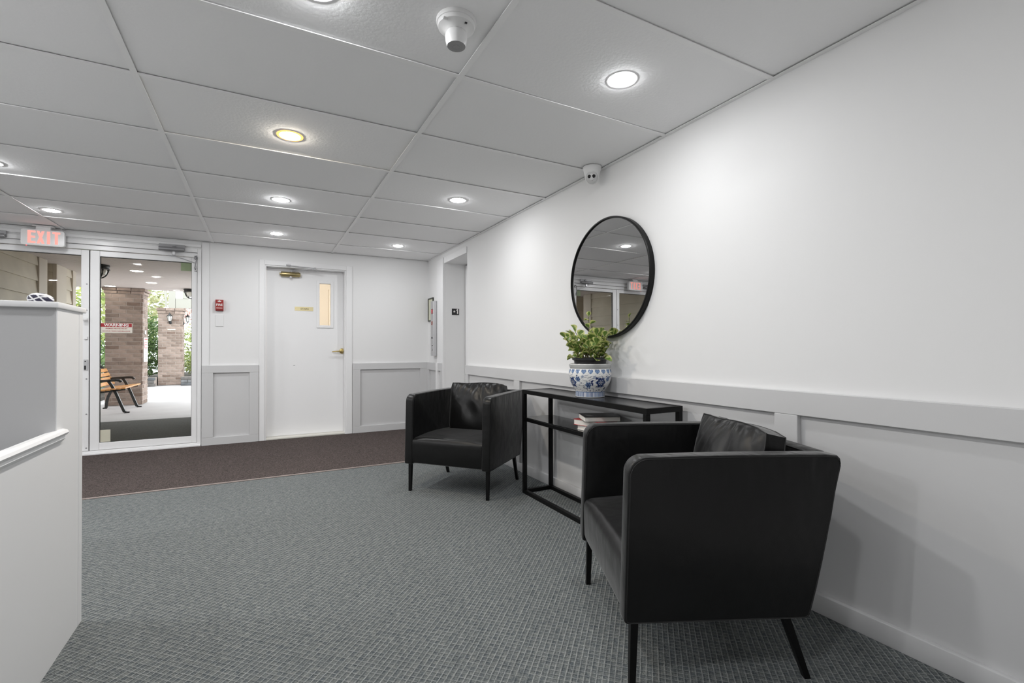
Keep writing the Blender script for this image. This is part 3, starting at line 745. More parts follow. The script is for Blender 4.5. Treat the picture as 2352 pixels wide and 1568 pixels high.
# floor number plate in the elevator jamb (faces -Y)
a, c = onY(1038, 708.5, EL1-.003), onY(1054.5, 723.5, EL1-.003)
fs = empty('floor_number_plate', ((a.x+c.x)/2, EL1, c.z)); tag(fs, 'small black plate with a white star and 1 in the elevator doorway', 'sign')
obj('plate', MB().box(a.x, c.x, EL1-.004, EL1, c.z, a.z, .001, 1), BPLAST, fs)
pc = ((a.x+c.x)/2, (a.z+c.z)/2)
obj('plate_digit', one(tm(pc[0]+.020, EL1-.0045, pc[1]+.006), .060), WPRINT, fs)
sr = .017; sp3 = []
for k in range(10):
    r0 = sr if k % 2 == 0 else sr*.45; an = PI/2+k*PI/5; sp3.append((pc[0]-.016+r0*math.cos(an), pc[1]+.004+r0*math.sin(an)))
obj('plate_star', MB().prism(sp3, 'y', EL1-.005, EL1-.0042), WPRINT, fs)

# round mirror (hung a touch askew)
MC = Vector((XW-.006, 2.335, 1.484)); MR = .379
wm = empty('wall_mirror', MC, 0, local=True); tag(wm, 'large round wall mirror with a thin black metal frame', 'mirror')
wm.rotation_euler = (0, 0, math.radians(.75))
obj('mirror_frame', MB().lathe([(MR-.012, -.004), (MR-.012, -.032), (MR-.010, -.036), (MR-.003, -.036), (MR, -.033), (MR, -.0), (MR-.012, .0)], (0, 0, 0), 96, 'x', caps=False), BLKM, wm)
obj('mirror_backing', MB().lathe([(1e-5, -.008), (MR-.012, -.008), (MR-.012, -.002), (1e-5, -.002)], (0, 0, 0), 96, 'x'), BPLAST, wm)
obj('mirror_glass', MB().lathe([(1e-5, -.026), (MR-.012, -.026), (MR-.012, -.024), (1e-5, -.024)], (0, 0, 0), 96, 'x'), MIRR, wm)

# ================================================================== RECEPTION COUNTER
CX = -.611
rc = empty('reception_counter', (-1.3, 1.6, 0)); tag(rc, 'grey painted reception counter with a tall end cabinet', 'counter')
XC0 = -2.4
obj('shaded_face', MB().box(XC0, CX-.004, 2.1205, 2.1230, .722, 1.180), mat('shaded_counter_grey', (.47, .47, .475), .5), rc)  # thin sheet on the cabinet face, its shade put into a darker grey
obj('tall_cabinet', MB().box(XC0, CX-.0005, 2.123, 2.335, 0, 1.180), COUNP, rc)
obj('corner_post', MB().box(CX-.05, CX+.001, 2.336, 2.376, 0, 1.180, .002, 1), COUNP, rc)
obj('cabinet_cap', MB().box(XC0, CX+.008, 2.105, 2.392, 1.180, 1.200, .004, 2), COUNP, rc)
obj('front_panel', MB().box(CX-.02, CX, .5, 2.1225, 0, .735), COUNP, rc)
obj('desk_top', MB().box(XC0, CX-.004, .5, 2.122, .700, .722), COUND, rc)
# ledge moulding along the front edge
prof = [(-.03, .722), (-.03, .760), (.004, .768), (.016, .764), (.021, .756), (.016, .748), (.010, .744), (.012, .736), (.006, .728), (.0, .722)]
obj('ledge_moulding', MB().prism([(CX+p[0], p[1]) for p in prof], 'y', .5, 2.165, .0015, 1), TRIMP, rc)
# painted stone
def stone():
    B = MB(); n, m = 200, 110
    prof = [(math.sin(PI*i/m), -math.cos(PI*i/m)) for i in range(m+1)]
    cols = []
    for j in range(n):
        an = 2*PI*j/n
        for r, h in prof:
            p = Vector((r*math.cos(an)*.034, r*math.sin(an)*.028, h*.0225))
            p *= 1+.10*noise.noise(p*30+Vector((3, 1, 2)))
            p.z = max(p.z, -.0130)
            B.v.append(p)
            u, v = p.x/.034, p.z/.0225
            s1 = abs(noise.noise(Vector((u*1.6+v*1.2, p.y*20, v*1.0))))
            s2 = abs((u*.9+v*.55+.35) % .62-.31)
            wht = s2 > .235 or abs(v-.15-.3*math.sin(u*2.2)) < .10 or abs(v-.75+.2*u) < .16 or abs(u+.95) < .12
            if v < -.45: wht = True
            cols.append((.78, .78, .80) if wht else (.018, .016, .045))
    k = m+1
    for j in range(n):
        j2 = (j+1) % n
        for i in range(m): B.f.append((j*k+i, j2*k+i, j2*k+i+1, j*k+i+1)); B.smooth.append(True)
    B.col = cols; return B
B = stone(); sx_ = onY(103, 682, 2.20); B.v = [p+Vector((sx_.x-.010, 2.20, 1.200+.0130)) for p in B.v]
st_ = obj('painted_stone', B, attr_mat('painted_stone_glaze', 'Col', .35)); tag(st_, 'small pebble painted in white and navy stripes on the counter', 'stone')

# ================================================================== ARMCHAIRS
def arc(cx_, cy_, r, a0, a1, n): return [(cx_+r*math.cos(a0+(a1-a0)*k/n), cy_+r*math.sin(a0+(a1-a0)*k/n)) for k in range(n+1)]
CW, CDT, CDB, CZB, CZT, CT = .684, .690, .585, .200, .706, .062
def side_profile():
    p = [(-.004, CZB+.012)]
    r = .055
    p = arc(.010, CZB+.012, .012, PI, 1.5*PI, 4)                       # bottom front
    p += [(.010+.002, CZB)]
    sl = (CDT-CDB)/(CZT-CZB)
    p += [(CDB-.012, CZB)]+[(CDB-.003, CZB+.006), (CDB+.001, CZB+.016)]
    n_ = 6
    for k in range(1, n_):
        t = k/n_; z = CZB+.016+(CZT-.03-CZB-.016)*t
        p.append((CDB+sl*(z-CZB)+.006*math.sin(PI*t), z))
    p += [(CDT-.001, CZT-.028), (CDT-.004, CZT-.012), (CDT-.014, CZT-.002)]
    p += [(CDT-.05, CZT+.001)]
    for k in range(1, 6): p.append((CDT-.05-(CDT-.05-.10)*k/6, CZT+.003*math.sin(PI*k/6)))
    p += arc(.013+r, CZT-r, r, PI/2, PI, 8)
    for k in range(1, 5):
        t = k/5; p.append((.013-.015*t, CZT-r+(CZB+.012-CZT+r)*t))
    out = []
    for q in p:
        if not out or (Vector(q)-Vector(out[-1])).length > .0015: out.append(q)
    return out
def cushion(parent):
    nx, nz = 56, 40; W, Hh, edge, bulge = .475, .395, .034, .050
    B = MB()
    def shape(u, v, sgn):
        # squircle corners, narrower foot
        x = u*W/2*(1-.10*(.5-.5*v)**1.5); z = v*Hh/2
        cr = (abs(u)**7+abs(v)**7)
        x *= 1-.045*max(0, abs(u)*abs(v)-.72)/.28; z *= 1-.045*max(0, abs(u)*abs(v)-.72)/.28
        z += .005*math.sin(u*PI*1.2+.6)*(v > 0)*v*v - .006*(1-u*u)*(v > 0)*v
        b_ = (max(0, 1-abs(u)**2.6)**.7)*(max(0, 1-abs(v)**2.4)**.7)
        y = edge+bulge*b_
        if sgn < 0:   # front face wrinkles fanning from the top seam
            wr = 0
            for u0, du, L_, A, wd in ((-.72, .10, .5, .006, .050), (-.48, .28, .75, .009, .055), (-.20, .34, .9, .012, .05), (.02, .30, .7, .010, .045), (.20, -.10, 1.0, .010, .05), (.42, -.30, .6, .008, .06), (.70, -.25, .5, .006, .05)):
                d = (1-v); c_ = u0-du*d
                if d < L_: wr -= A*math.exp(-((u-c_)/wd)**2)*(1-d/L_)**1.2*min(1, d/.10)
            y += wr
            y += .004*math.sin(7*u+5*v)*b_ + .006*noise.noise(Vector((u*2.2, v*2.2, 3)))*b_
        return Vector((x, sgn*y, z))
    idx = {}
    for sgn in (-1, 1):
        for i in range(nx+1):
            for j in range(nz+1):
                idx[(sgn, i, j)] = len(B.v); B.v.append(shape(-1+2*i/nx, -1+2*j/nz, sgn))
        for i in range(nx):
            for j in range(nz):
                q = (idx[(sgn, i, j)], idx[(sgn, i+1, j)], idx[(sgn, i+1, j+1)], idx[(sgn, i, j+1)])
                B.f.append(q if sgn < 0 else q[::-1]); B.smooth.append(True)
    ring = [(i, 0) for i in range(nx)]+[(nx, j) for j in range(nz)]+[(i, nz) for i in range(nx, 0, -1)]+[(0, j) for j in range(nz, 0, -1)]
    for k in range(len(ring)):
        a_, c_ = ring[k], ring[(k+1) % len(ring)]
        B.f.append((idx[(-1, *c_)], idx[(-1, *a_)], idx[(1, *a_)], idx[(1, *c_)])); B.smooth.append(True)
    seam = [[B.v[idx[(s_, *q)]]+Vector((0, s_*.0005, 0)) for q in ring] for s_ in (-1, 1)]
    tilt = math.radians(-13)
    Mx = Matrix.Translation((0, CDT-.182, .395+Hh/2-.026)) @ Matrix.Rotation(tilt, 4, 'X')
    B.v = [Mx @ p for p in B.v]
    c = obj('back_cushion', B, LEATHER, parent)
    S = MB()
    for sm in seam: S.tube([Mx @ p for p in sm], .0022, 6, True)
    obj('cushion_piping', S, PIPE, c)
def armchair(name, loc, rz, label):
    e = empty(name, loc, rz, local=True); tag(e, label, 'armchair', 'pair of black leather armchairs')
    P = side_profile(); h = CW/2
    for s_ in (-1, 1):
        x0, x1 = (h-CT, h) if s_ > 0 else (-h, -h+CT)
        ap = obj('armrest', MB().prism(P, 'x', x0, x1, .007, 3), LEATHER, e)
        S = MB()
        for xx in (x0+.002, x1-.002):
            # seam just inside the panel outline
            cx_ = sum(p[0] for p in P)/len(P); cz_ = sum(p[1] for p in P)/len(P)
            q = [(xx, p[0]+(.006 if p[0] < cx_ else -.006)*1, p[1]+(.006 if p[1] < cz_ else -.006)) for p in P]
            S.tube([(xx+(-.0015 if xx < (x0+x1)/2 else .0015), a_[1], a_[2]) for a_ in q], .0018, 6, True)
        obj('arm_piping', S, PIPE, ap)
    sl = (CDT-CDB)/(CZT-CZB)
    bt = .070
    yb = lambda z: CDB+sl*(z-CZB)+.003
    pb = [(yb(CZB)-bt, CZB+.004), (yb(CZB)-.012, CZB+.004), (yb(CZB)-.002, CZB+.014), (yb(CZT)-.003, CZT-.026), (yb(CZT)-.016, CZT-.002), (yb(CZT)-.045, CZT+.001), (yb(CZT)-bt+.008, CZT-.003), (yb(CZT)-bt, CZT-.012)]
    br = obj('backrest', MB().prism(pb, 'x', -h+CT-.002, h-CT+.002, .004, 2), LEATHER, e)
    zz = CZT-.006; obj('back_piping', MB().tube([(-h+CT, yb(CZT)-bt+.002, zz), (h-CT, yb(CZT)-bt+.002, zz)], .002, 6), PIPE, br)
    # seat: crowned block with a rounded front edge
    xs_ = [-h+CT+.0015+(CW-2*CT-.003)*k/16 for k in range(17)]
    pr = [(.012, CZB+.012), (.006, CZB+.03), (.004, .30), (.004, .345)]+[(.044-.040*math.cos(t*PI/16), .352+.042*math.sin(t*PI/16)) for t in range(1, 9)]
    pr += [(.10, .398), (.20, .404), (.32, .404), (.44, .399), (.54, .392), (yb(.39)-bt-.002, .388)]
    pr += [(yb(.20)-bt-.002, CZB+.006), (.03, CZB+.004)]
    B = MB(); n = len(pr)
    for xk in xs_:
        u = xk/(h-CT); cr = 1-abs(u)**4
        for y_, z_ in pr: B.v.append(Vector((xk, y_, z_+(.010*cr-.006 if z_ > .385 else 0))))
    for i in range(16):
        for k in range(n):
            k2 = (k+1) % n; B.f.append((i*n+k, (i+1)*n+k, (i+1)*n+k2, i*n+k2)); B.smooth.append(True)
    B.f.append(tuple(range(n))[::-1]); B.smooth.append(False); B.f.append(tuple(16*n+k for k in range(n))); B.smooth.append(False)
    obj('seat', B, LEATHER, e)
    cushion(e)
    for s_ in (-1, 1):
        for yt, yb_, sp in ((.035, .028, 0), (.515, .588, 0)):
            xk = s_*.312; w0, w1 = .012, .0095
            v = [(xk-w0, yt-w0, CZB+.006), (xk+w0, yt-w0, CZB+.006), (xk+w0, yt+w0, CZB+.006), (xk-w0, yt+w0, CZB+.006),
                 (xk-w1, yb_-w1, 0), (xk+w1, yb_-w1, 0), (xk+w1, yb_+w1, 0), (xk-w1, yb_+w1, 0)]
            obj('leg', MB().add(v, [(0,1,2,3),(7,6,5,4),(0,4,5,1),(1,5,6,2),(2,6,7,3),(3,7,4,0)]), BLKM, e)
    return e
armchair('armchair', (1.142, 3.154, 0), -.868, 'black leather tub armchair between the console table and the elevator doorway')
armchair('armchair', (1.117, 1.417, 0), -2.004, 'black leather tub armchair at the end of the console table away from the elevator')

# ================================================================== CONSOLE TABLE
tx0, tx1, ty0, ty1, tz, ts = 1.660, 1.908, 1.727, 2.974, .743, .548
ct = empty('console_table', ((tx0+tx1)/2, (ty0+ty1)/2, 0)); tag(ct, 'slim black metal console table with a smoked glass shelf', 'console table')
q = .026
for xx in (tx0, tx1-q):
    for yy in (ty0, ty1-q):
        obj('leg', MB().box(xx, xx+q, yy, yy+q, 0, tz-.028, .0015, 1), BLKM, ct)
def frame_ring(z0, z1, name, th=q):
    obj(name, MB().box(tx0, tx0+th, ty0+q, ty1-q, z0, z1, .001, 1), BLKM, ct); obj(name, MB().box(tx1-th, tx1, ty0+q, ty1-q, z0, z1, .001, 1), BLKM, ct)
    obj(name, MB().box(tx0+q, tx1-q, ty0, ty0+th, z0, z1, .001, 1), BLKM, ct); obj(name, MB().box(tx0+q, tx1-q, ty1-th, ty1, z0, z1, .001, 1), BLKM, ct)
frame_ring(0, .026, 'base_rail')
frame_ring(ts-.028, ts-.004, 'shelf_rail')
obj('top_frame', MB().box(tx0, tx0+.02, ty0, ty1, tz-.028, tz).box(tx1-.02, tx1, ty0, ty1, tz-.028, tz).box(tx0+.02, tx1-.02, ty0, ty0+.02, tz-.028, tz).box(tx0+.02, tx1-.02, ty1-.02, ty1, tz-.028, tz), BLKM, ct)
obj('table_top', MB().box(tx0+.02, tx1-.02, ty0+.02, ty1-.02, tz-.010, tz-.0012), BLKG, ct)
obj('glass_shelf', MB().box(tx0+.004, tx1-.004, ty0+.028, ty1-.028, ts-.004, ts, .0008, 1), SHELFG, ct)

# ---- books on the shelf
def book(name, c, L_, W_, th, rz, z, cover, label, spine_rev=1):
    e = empty(name, (c[0], c[1], z), rz, local=True); tag(e, label, 'book', 'books on the console shelf')
    obj('cover', MB().box(-L_/2, L_/2, -W_/2, W_/2, 0, .0022, .0006, 1).box(-L_/2, L_/2, -W_/2, W_/2, th-.0022, th, .0006, 1).box(L_/2-.003, L_/2, -W_/2, W_/2, .002, th-.002), cover, e)
    obj('page_block', MB().box(-L_/2+.004, L_/2-.003, -W_/2+.004, W_/2-.004, .0022, th-.0022), PAGES, e)
    return e
book('book', (1.770, 2.255), .20, .145, .028, math.radians(-88), ts+.0004, WHTCOV, 'white covered book at the bottom of the stack on the glass shelf')
book('book', (1.772, 2.275), .215, .15, .034, math.radians(-78), ts+.0284, REDCOV, 'red covered book in the middle of the stack on the glass shelf')
bk = book('book', (1.788, 2.255), .215, .172, .030, math.radians(-24), ts+.0624, BLKCOV, 'black covered book on top of the stack on the glass shelf')
obj('cover_print', MB().box(-.085, -.045, -.055, .01, .030, .0304).box(-.02, .03, -.06, .03, .030, .0304), mat('grey_cover_print', (.10, .10, .10), .5), bk)

# ================================================================== PLANTER + PLANT
PCX, PCY, PZ = 1.790, 2.345, tz
prof = [(.086, .0), (.090, .002), (.090, .012), (.0895, .034), (.092, .040), (.104, .058), (.117, .080), (.127, .108), (.1315, .134), (.1315, .152), (.128, .166), (.123, .173), (.1235, .176), (.1265, .182), (.1295, .194), (.1305, .200), (.129, .203), (.124, .203), (.1215, .199), (.116, .180), (.118, .16), (.10, .06), (.07, .02)]
def pot_colour(an, z, outer):
    white = (.80, .80, .79); blue = (.10, .165, .31); dk = (.016, .028, .115); mid = (.19, .29, .47)
    if not outer or z > .172: return (.50, .51, .50) if outer and .172 < z < .199 else (.74, .74, .73)
    if z < .036:
        if z < .006: return (.72, .72, .72)
        s = (an/(2*PI)*72) % 1.0
        if z > .031: return blue
        return dk if s < .28 else (mid if s < .72 else white)
    Rr = .118
    def loc(a0, z0):
        d = (an-a0+PI) % (2*PI)-PI; return d*Rr, z-z0
    # ring of hearts
    nh = 20; k = round(an/(2*PI)*nh); x, y = loc(k*2*PI/nh, .156)
    x *= 1.0; hx_, hy_ = x/.0120, y/.0120
    v = (hx_*hx_+hy_*hy_-1)**3-hx_*hx_*hy_**3
    if v < 0: return mid if (abs(x*900) % 3 < 2) and hx_*hx_+hy_*hy_ < .6 else blue
    # flowers
    for k in range(4):
        for da, z0, R, kind in ((0, .093, .034, 0), (.40, .113, .0185, 1), (.92, .078, .020, 1), (1.22, .125, .011, 2), (.66, .128, .010, 2)):
            x, y = loc(k*2*PI/4+da+PC_A, z0); r = math.hypot(x, y)
            if r > R*1.15: continue
            t = math.atan2(y, x)
            pet = R*(.86+.14*math.cos(6*t))
            if r < pet:
                q_ = r/R
                if kind == 0:
                    if q_ < .12: return white
                    if q_ < .42: return white if math.cos(6*t) > .55 and q_ > .2 else dk
                    if q_ < .50: return mid
                    if q_ < .80: return dk
                    return blue
                if kind == 1: return dk if (q_ < .22 or (math.cos(6*t) > .1 and q_ < .75)) else mid
                return blue if math.cos(5*t) > -.2 else white
    # scroll stems and leaves
    n1 = noise.noise(Vector((math.cos(an)*3.4, math.sin(an)*3.4, z*55)))
    if abs(n1) < .035 and z < .140: return dk
    n2 = noise.noise(Vector((math.cos(an)*9, math.sin(an)*9, z*95+7)))
    if n2 > .42 and z < .142: return dk
    return white
PC_A = math.radians(264.6)
def pot():
    B = MB(); seg = 300
    # resample profile densely
    pts = [Vector(p) for p in prof]; dense = []
    for i in range(len(pts)-1):
        n_ = max(1, int((pts[i+1]-pts[i]).length/.0017)) if i < 16 else 3
        for k in range(n_): dense.append((pts[i]+(pts[i+1]-pts[i])*k/n_, i < 17))
    dense.append((pts[-1], False)); n = len(dense); cols = []
    for j in range(seg):
        an = 2*PI*j/seg
        for p, outer in dense:
            B.v.append(Vector((PCX+p.x*math.cos(an), PCY+p.x*math.sin(an), PZ+p.y))); cols.append(pot_colour(an, p.y, outer))
    for j in range(seg):
        j2 = (j+1) % seg
        for i in range(n-1): B.f.append((j*n+i, j2*n+i, j2*n+i+1, j*n+i+1)); B.smooth.append(True)
    B.f.append(tuple(j*n for j in range(seg))[::-1]); B.smooth.append(False)
    B.f.append(tuple(j*n+n-1 for j in range(seg))); B.smooth.append(False)
    B.col = cols; return B
pt = obj('ceramic_planter', pot(), attr_mat('blue_white_porcelain', 'Col', .15, .3)); tag(pt, 'blue and white porcelain planter with flower pattern on the console', 'planter')

pl = empty('potted_plant', (PCX, PCY, PZ+.02)); tag(pl, 'green leafy plant with yellow edged leaves in a black nursery pot', 'plant')
z = PZ
obj('nursery_pot', MB().lathe([(.065, z+.022), (.096, z+.19), (.098, z+.222), (.109, z+.224), (.110, z+.238), (.107, z+.240), (.102, z+.236), (.098, z+.215)], (PCX, PCY, 0), 48, caps=False)
    .lathe([(1e-5, z+.022), (.065, z+.022)], (PCX, PCY, 0), 48, caps=False), BPLAST, pl)
obj('soil', MB().lathe([(1e-5, z+.216), (.06, z+.218), (.099, z+.214)], (PCX, PCY, 0), 32, caps=False), SOIL, pl)
def leaf_mesh(L_, Wd, cup, droop, seedv):
    B = MB(); n, m = 12, 8; cols = []
    rr = random.Random(seedv); gr = rr.uniform(.85, 1.2)
    for i in range(n+1):
        t = i/n
        wv = Wd*(math.sin(PI*min(1, t**1.15))**.60)*(.35+.65*min(1, t*2.2))+.0006
        for j in range(m+1):
            s = -1+2*j/m
            x = s*wv/2; y = t*L_; zz = cup*wv*abs(s)**1.6+droop*L_*(-(t**2)*.8+.35*t)+.0015*math.sin(9*t+3*s+seedv)
            B.v.append(Vector((x, y, zz)))
            e_ = max(abs(s), 1-(1-t)*7 if t > .86 else 0)
            edge = e_+.16*noise.noise(Vector((t*5, s*3, seedv)))
            if edge > .66: c = (.66, .67, .27)
            elif edge > .50: c = (.36, .45, .12)
            else: c = (.105*gr, .195*gr, .035) if abs(s) > .09 else (.20, .31, .07)
            cols.append(c)
    k = m+1
    for i in range(n):
        for j in range(m): B.f.append((i*k+j, i*k+j+1, (i+1)*k+j+1, (i+1)*k+j)); B.smooth.append(True)
    B.col = cols; return B
def leaf_material():
    m = attr_mat('variegated_leaf', 'Col', .35); N, L = nodes_of(m); b = N['Principled BSDF']
    b.inputs['Subsurface Weight'].default_value = 0; b.inputs['Transmission Weight'].default_value = 0
    tr = N.new('ShaderNodeBsdfTranslucent'); mx = N.new('ShaderNodeMixShader'); mx.inputs[0].default_value = .22
    L.new(N['Color Attribute'].outputs['Color'] if 'Color Attribute' in N else [n for n in N if n.type == 'VERTEX_COLOR'][0].outputs['Color'], tr.inputs['Color'])
    L.new(b.outputs[0], mx.inputs[1]); L.new(tr.outputs[0], mx.inputs[2]); L.new(mx.outputs[0], N['Material Output'].inputs['Surface'])
    return m
LEAFM = leaf_material()
STEMM = mat('plant_stem', (.10, .085, .035), .5)
lm_ = [mesh_from(leaf_mesh(*a_), 'leaf', LEAFM, Vector((0, 0, 0))) for a_ in ((.058, .046, .26, .35, 1), (.052, .044, .34, .5, 2), (.064, .050, .22, .6, 3), (.046, .038, .36, .3, 4), (.058, .054, .20, .15, 5))]
RP = random.Random(21)
def add_leaf(base, d, roll, sc):
    """leaf growing from base in direction d"""
    d = Vector(d).normalized(); ref = Vector((0, 0, 1))
    x = d.cross(ref)
    x = x.normalized() if x.length > .05 else Vector((1, 0, 0))
    zz = x.cross(d)
    m4 = Matrix((x, d, zz)).transposed().to_4x4() @ Matrix.Rotation(roll, 4, 'Y') @ Matrix.Scale(sc, 4)
    m4.translation = Vector(base)-ORG[pl]
    o = bpy.data.objects.new('leaf', RP.choice(lm_)); COL.objects.link(o); o.parent = pl; o.matrix_local = m4
for s_ in range(24):
    an = s_*2.399+.4; rad = .010+.068*math.sqrt((s_+.5)/24)
    bx, by, bz = PCX+rad*math.cos(an), PCY+rad*math.sin(an), z+.214
    out = Vector((math.cos(an), math.sin(an), 0))*(.2+rad*9*RP.uniform(.7, 1.2))
    hgt = RP.uniform(.085, .17)*(1.2-rad*4.5)
    tall = s_ == 4
    out -= RT*.16
    if tall: hgt = .275; out *= .2; out += Vector((.12, -.05, 0))      # the tall shoot
    P_ = [Vector((bx, by, bz))]
    for k in range(1, 6):
        t = k/5; P_.append(Vector((bx, by, bz))+Vector((0, 0, hgt*t))+out*hgt*.6*t*t+Vector((RP.uniform(-.004, .004), RP.uniform(-.004, .004), 0)))
    for p in P_: p.x = min(p.x, 1.88)
    obj('stem', MB().tube(P_, RP.uniform(.0026, .0040), 6, r2=.0018), STEMM, pl)
    nl = 9 if tall else 6
    for k in range(nl):
        t = (.22+.78*k/(nl-1)) if not tall else .30+.70*k/(nl-1)
        i0 = min(4, int(t*5)); p = P_[i0].lerp(P_[i0+1], t*5-i0)
        a2 = k*2.4+an+RP.uniform(-.6, .6)
        d = Vector((math.cos(a2)*.85, math.sin(a2)*.85, RP.uniform(.15, 1.0)))+out*.5
        if k == nl-1: d = Vector((out.x*.6+.2*math.cos(a2), out.y*.6+.2*math.sin(a2), 1.0))
        sc_ = RP.uniform(.85, 1.25)*(.8 if tall else 1)*(.75 if t < .35 else 1)
        if p.x+d.normalized().x*.07*sc_ > 1.925: d.x = -abs(d.x)*.3
        if (p+d.normalized()*.055*sc_-Vector((PCX, PCY, 0))).dot(Vector((RT.x, RT.y, 0))) > .125 and not tall: continue
        add_leaf(p, d, RP.uniform(-.9, .9), sc_)
for s_ in range(9):      # low drooping leaves at the rim
    an = s_*2*PI/9+2.2; p = Vector((PCX+.085*math.cos(an), PCY+.085*math.sin(an), z+.235))
    d = Vector((math.cos(an), math.sin(an), RP.uniform(-.25, .35)))
    if p.x+d.x*.075 > 1.92: continue
    obj('stem', MB().tube([(PCX+.05*math.cos(an), PCY+.05*math.sin(an), z+.214), p*.5+Vector((PCX+.06*math.cos(an), PCY+.06*math.sin(an), z+.245))*.5, p+Vector((math.cos(an), math.sin(an), 0))*.02], .003, 6), STEMM, pl)
    add_leaf(p+Vector((math.cos(an), math.sin(an), 0))*.02, d, RP.uniform(-.6, .6), RP.uniform(.85, 1.1))

# ================================================================== OUTSIDE
gr = obj('ground_outside', MB().box(-30, 20, 16.91, 60, -.10, -.01), GROUND); tag(gr, 'grey ground beyond the porch', 'ground', kind='structure')
pf_ = obj('floor_porch', MB().box(-9, 4, YF+.06, 11.62, -.08, -.004).box(-9, 4, 11.63, 16.90, -.085, -.010), CONC); tag(pf_, 'pale concrete porch floor outside the entrance', 'floor', kind='structure')
om = obj('outdoor_mat', MB().box(-2.40, -.50, YF+.12, 8.64, -.004, .008, .002, 1), OMAT); tag(om, 'dark fibre mat outside the glass entrance', 'mat')
# porch soffit of beadboard, grooves across
SZ = 2.19
B = MB(); yk = YF+WT
while yk < 11.30:
    B.box(-9, -.45, yk, min(yk+.088, 11.32), SZ, SZ+.02); B.box(-9, -.45, yk+.088, yk+.100, SZ+.010, SZ+.02); yk += .10
B.box(-9, -.45, 11.32, 11.36, SZ, SZ+.25).box(-9, -.45, YF+WT, 11.36, SZ+.02, SZ+.26)
so = obj('ceiling_porch', B, BEAD); tag(so, 'white beadboard porch ceiling outside the entrance', 'ceiling', kind='structure')
# porch down lights
for q_ in ((314, 622, 'lit porch ceiling downlight nearer to the glass entrance doors'), (348, 649, 'lit porch ceiling downlight further from the entrance, above the end of the bench')):
    p = onZ(q_[0], q_[1], SZ); e = empty('porch_light', (p.x, p.y, SZ)); tag(e, q_[2], 'porch light', 'porch ceiling downlights')
    obj('trim_ring', MB().lathe([(.072, SZ), (.084, SZ-.004), (.090, SZ)], (p.x, p.y, 0), 24, caps=False), WPLAST, e)
    obj('lens', MB().lathe([(1e-5, SZ-.003), (.074, SZ-.003)], (p.x, p.y, 0), 24, caps=False), PLENS, e)
p = Vector((-2.44, 10.95, SZ)); e = empty('porch_light', p); tag(e, 'lit porch ceiling downlight just in front of the wide brick column', 'porch light', 'porch ceiling downlights')
obj('trim_ring', MB().lathe([(.072, SZ), (.084, SZ-.004), (.090, SZ)], (p.x, p.y, 0), 24, caps=False), WPLAST, e)
obj('lens', MB().lathe([(1e-5, SZ-.003), (.074, SZ-.003)], (p.x, p.y, 0), 24, caps=False), PLENS, e)
# black cage lanterns under the soffit
for (qx, qy, lab) in ((228, 608, 'black cage ceiling lantern near the left stile of the entrance door'), (438, 664, 'black cage ceiling lantern at the far edge of the porch ceiling')):
    p = onZ(qx, qy, SZ); e = empty('porch_lantern', (p.x, p.y, SZ)); tag(e, lab, 'lantern')
    obj('canopy', MB().lathe([(.11, SZ), (.115, SZ-.02), (.10, SZ-.045), (1e-5, SZ-.045)], (p.x, p.y, 0), 24), IRON, e)
    obj('globe', MB().lathe([(.075, SZ-.045), (.085, SZ-.09), (.07, SZ-.13), (1e-5, SZ-.15)], (p.x, p.y, 0), 20), LANTG, e)
    cg = MB()
    for k in range(2):
        a_ = k*PI/2+.6; dx, dy = math.cos(a_), math.sin(a_)
        cg.tube([(p.x+dx*.105*math.cos(t), p.y+dy*.105*math.cos(t), SZ-.04-.14*math.sin(t)) for t in [PI*i/10 for i in range(11)]], .009, 6)
    cg.tube([(p.x+.11*math.cos(t), p.y+.11*math.sin(t), SZ-.06) for t in [2*PI*i/20 for i in range(20)]], .007, 6, True)
    obj('cage', cg, IRON, e)

# siding wall left of the porch
SX = -2.45
we = obj('wall_exterior', MB().box(SX-.55, SX-.03, YF+WT, 8.12, 0, 2.45).box(SX-.55, SX-.40, 8.12, 8.47, 0, 2.45).box(SX-.55, SX-.03, 8.47, 9.15, 0, 2.45), SIDING); tag(we, 'beige lap sided outer wall beside the porch', 'wall', kind='structure')
EXPO = .19
def lap(y0, y1, k, parent):
    z0 = k*EXPO
    pts_ = [(SX-.03, z0-.012), (SX+.002, z0-.012), (SX+.002, z0+.004), (SX-.018, z0+EXPO), (SX-.03, z0+EXPO)]
    return obj('siding_board', MB().prism(pts_, 'y', y0, y1), SIDING, parent)
for k in range(12):
    lap(YF+WT, 7.88, k, we); lap(8.80, 9.05, k, we)
    z0 = k*EXPO; obj('siding_board', MB().prism([(8.47, z0-.01), (8.44, z0-.01), (8.44, z0+.004), (8.462, z0+EXPO), (8.47, z0+EXPO)], 'x', SX-.40, SX-.03), SIDING, we)
obj('corner_board', MB().box(SX-.03, SX+.012, 7.88, 8.13, 0, SZ, .003, 1), SIDTRIM, we)
obj('corner_board', MB().box(SX-.03, SX+.012, 8.44, 8.80, 0, SZ, .003, 1), SIDTRIM, we)
obj('corner_board', MB().box(SX-.03, SX+.014, 9.05, 9.17, 0, SZ, .003, 1), SIDTRIM, we)

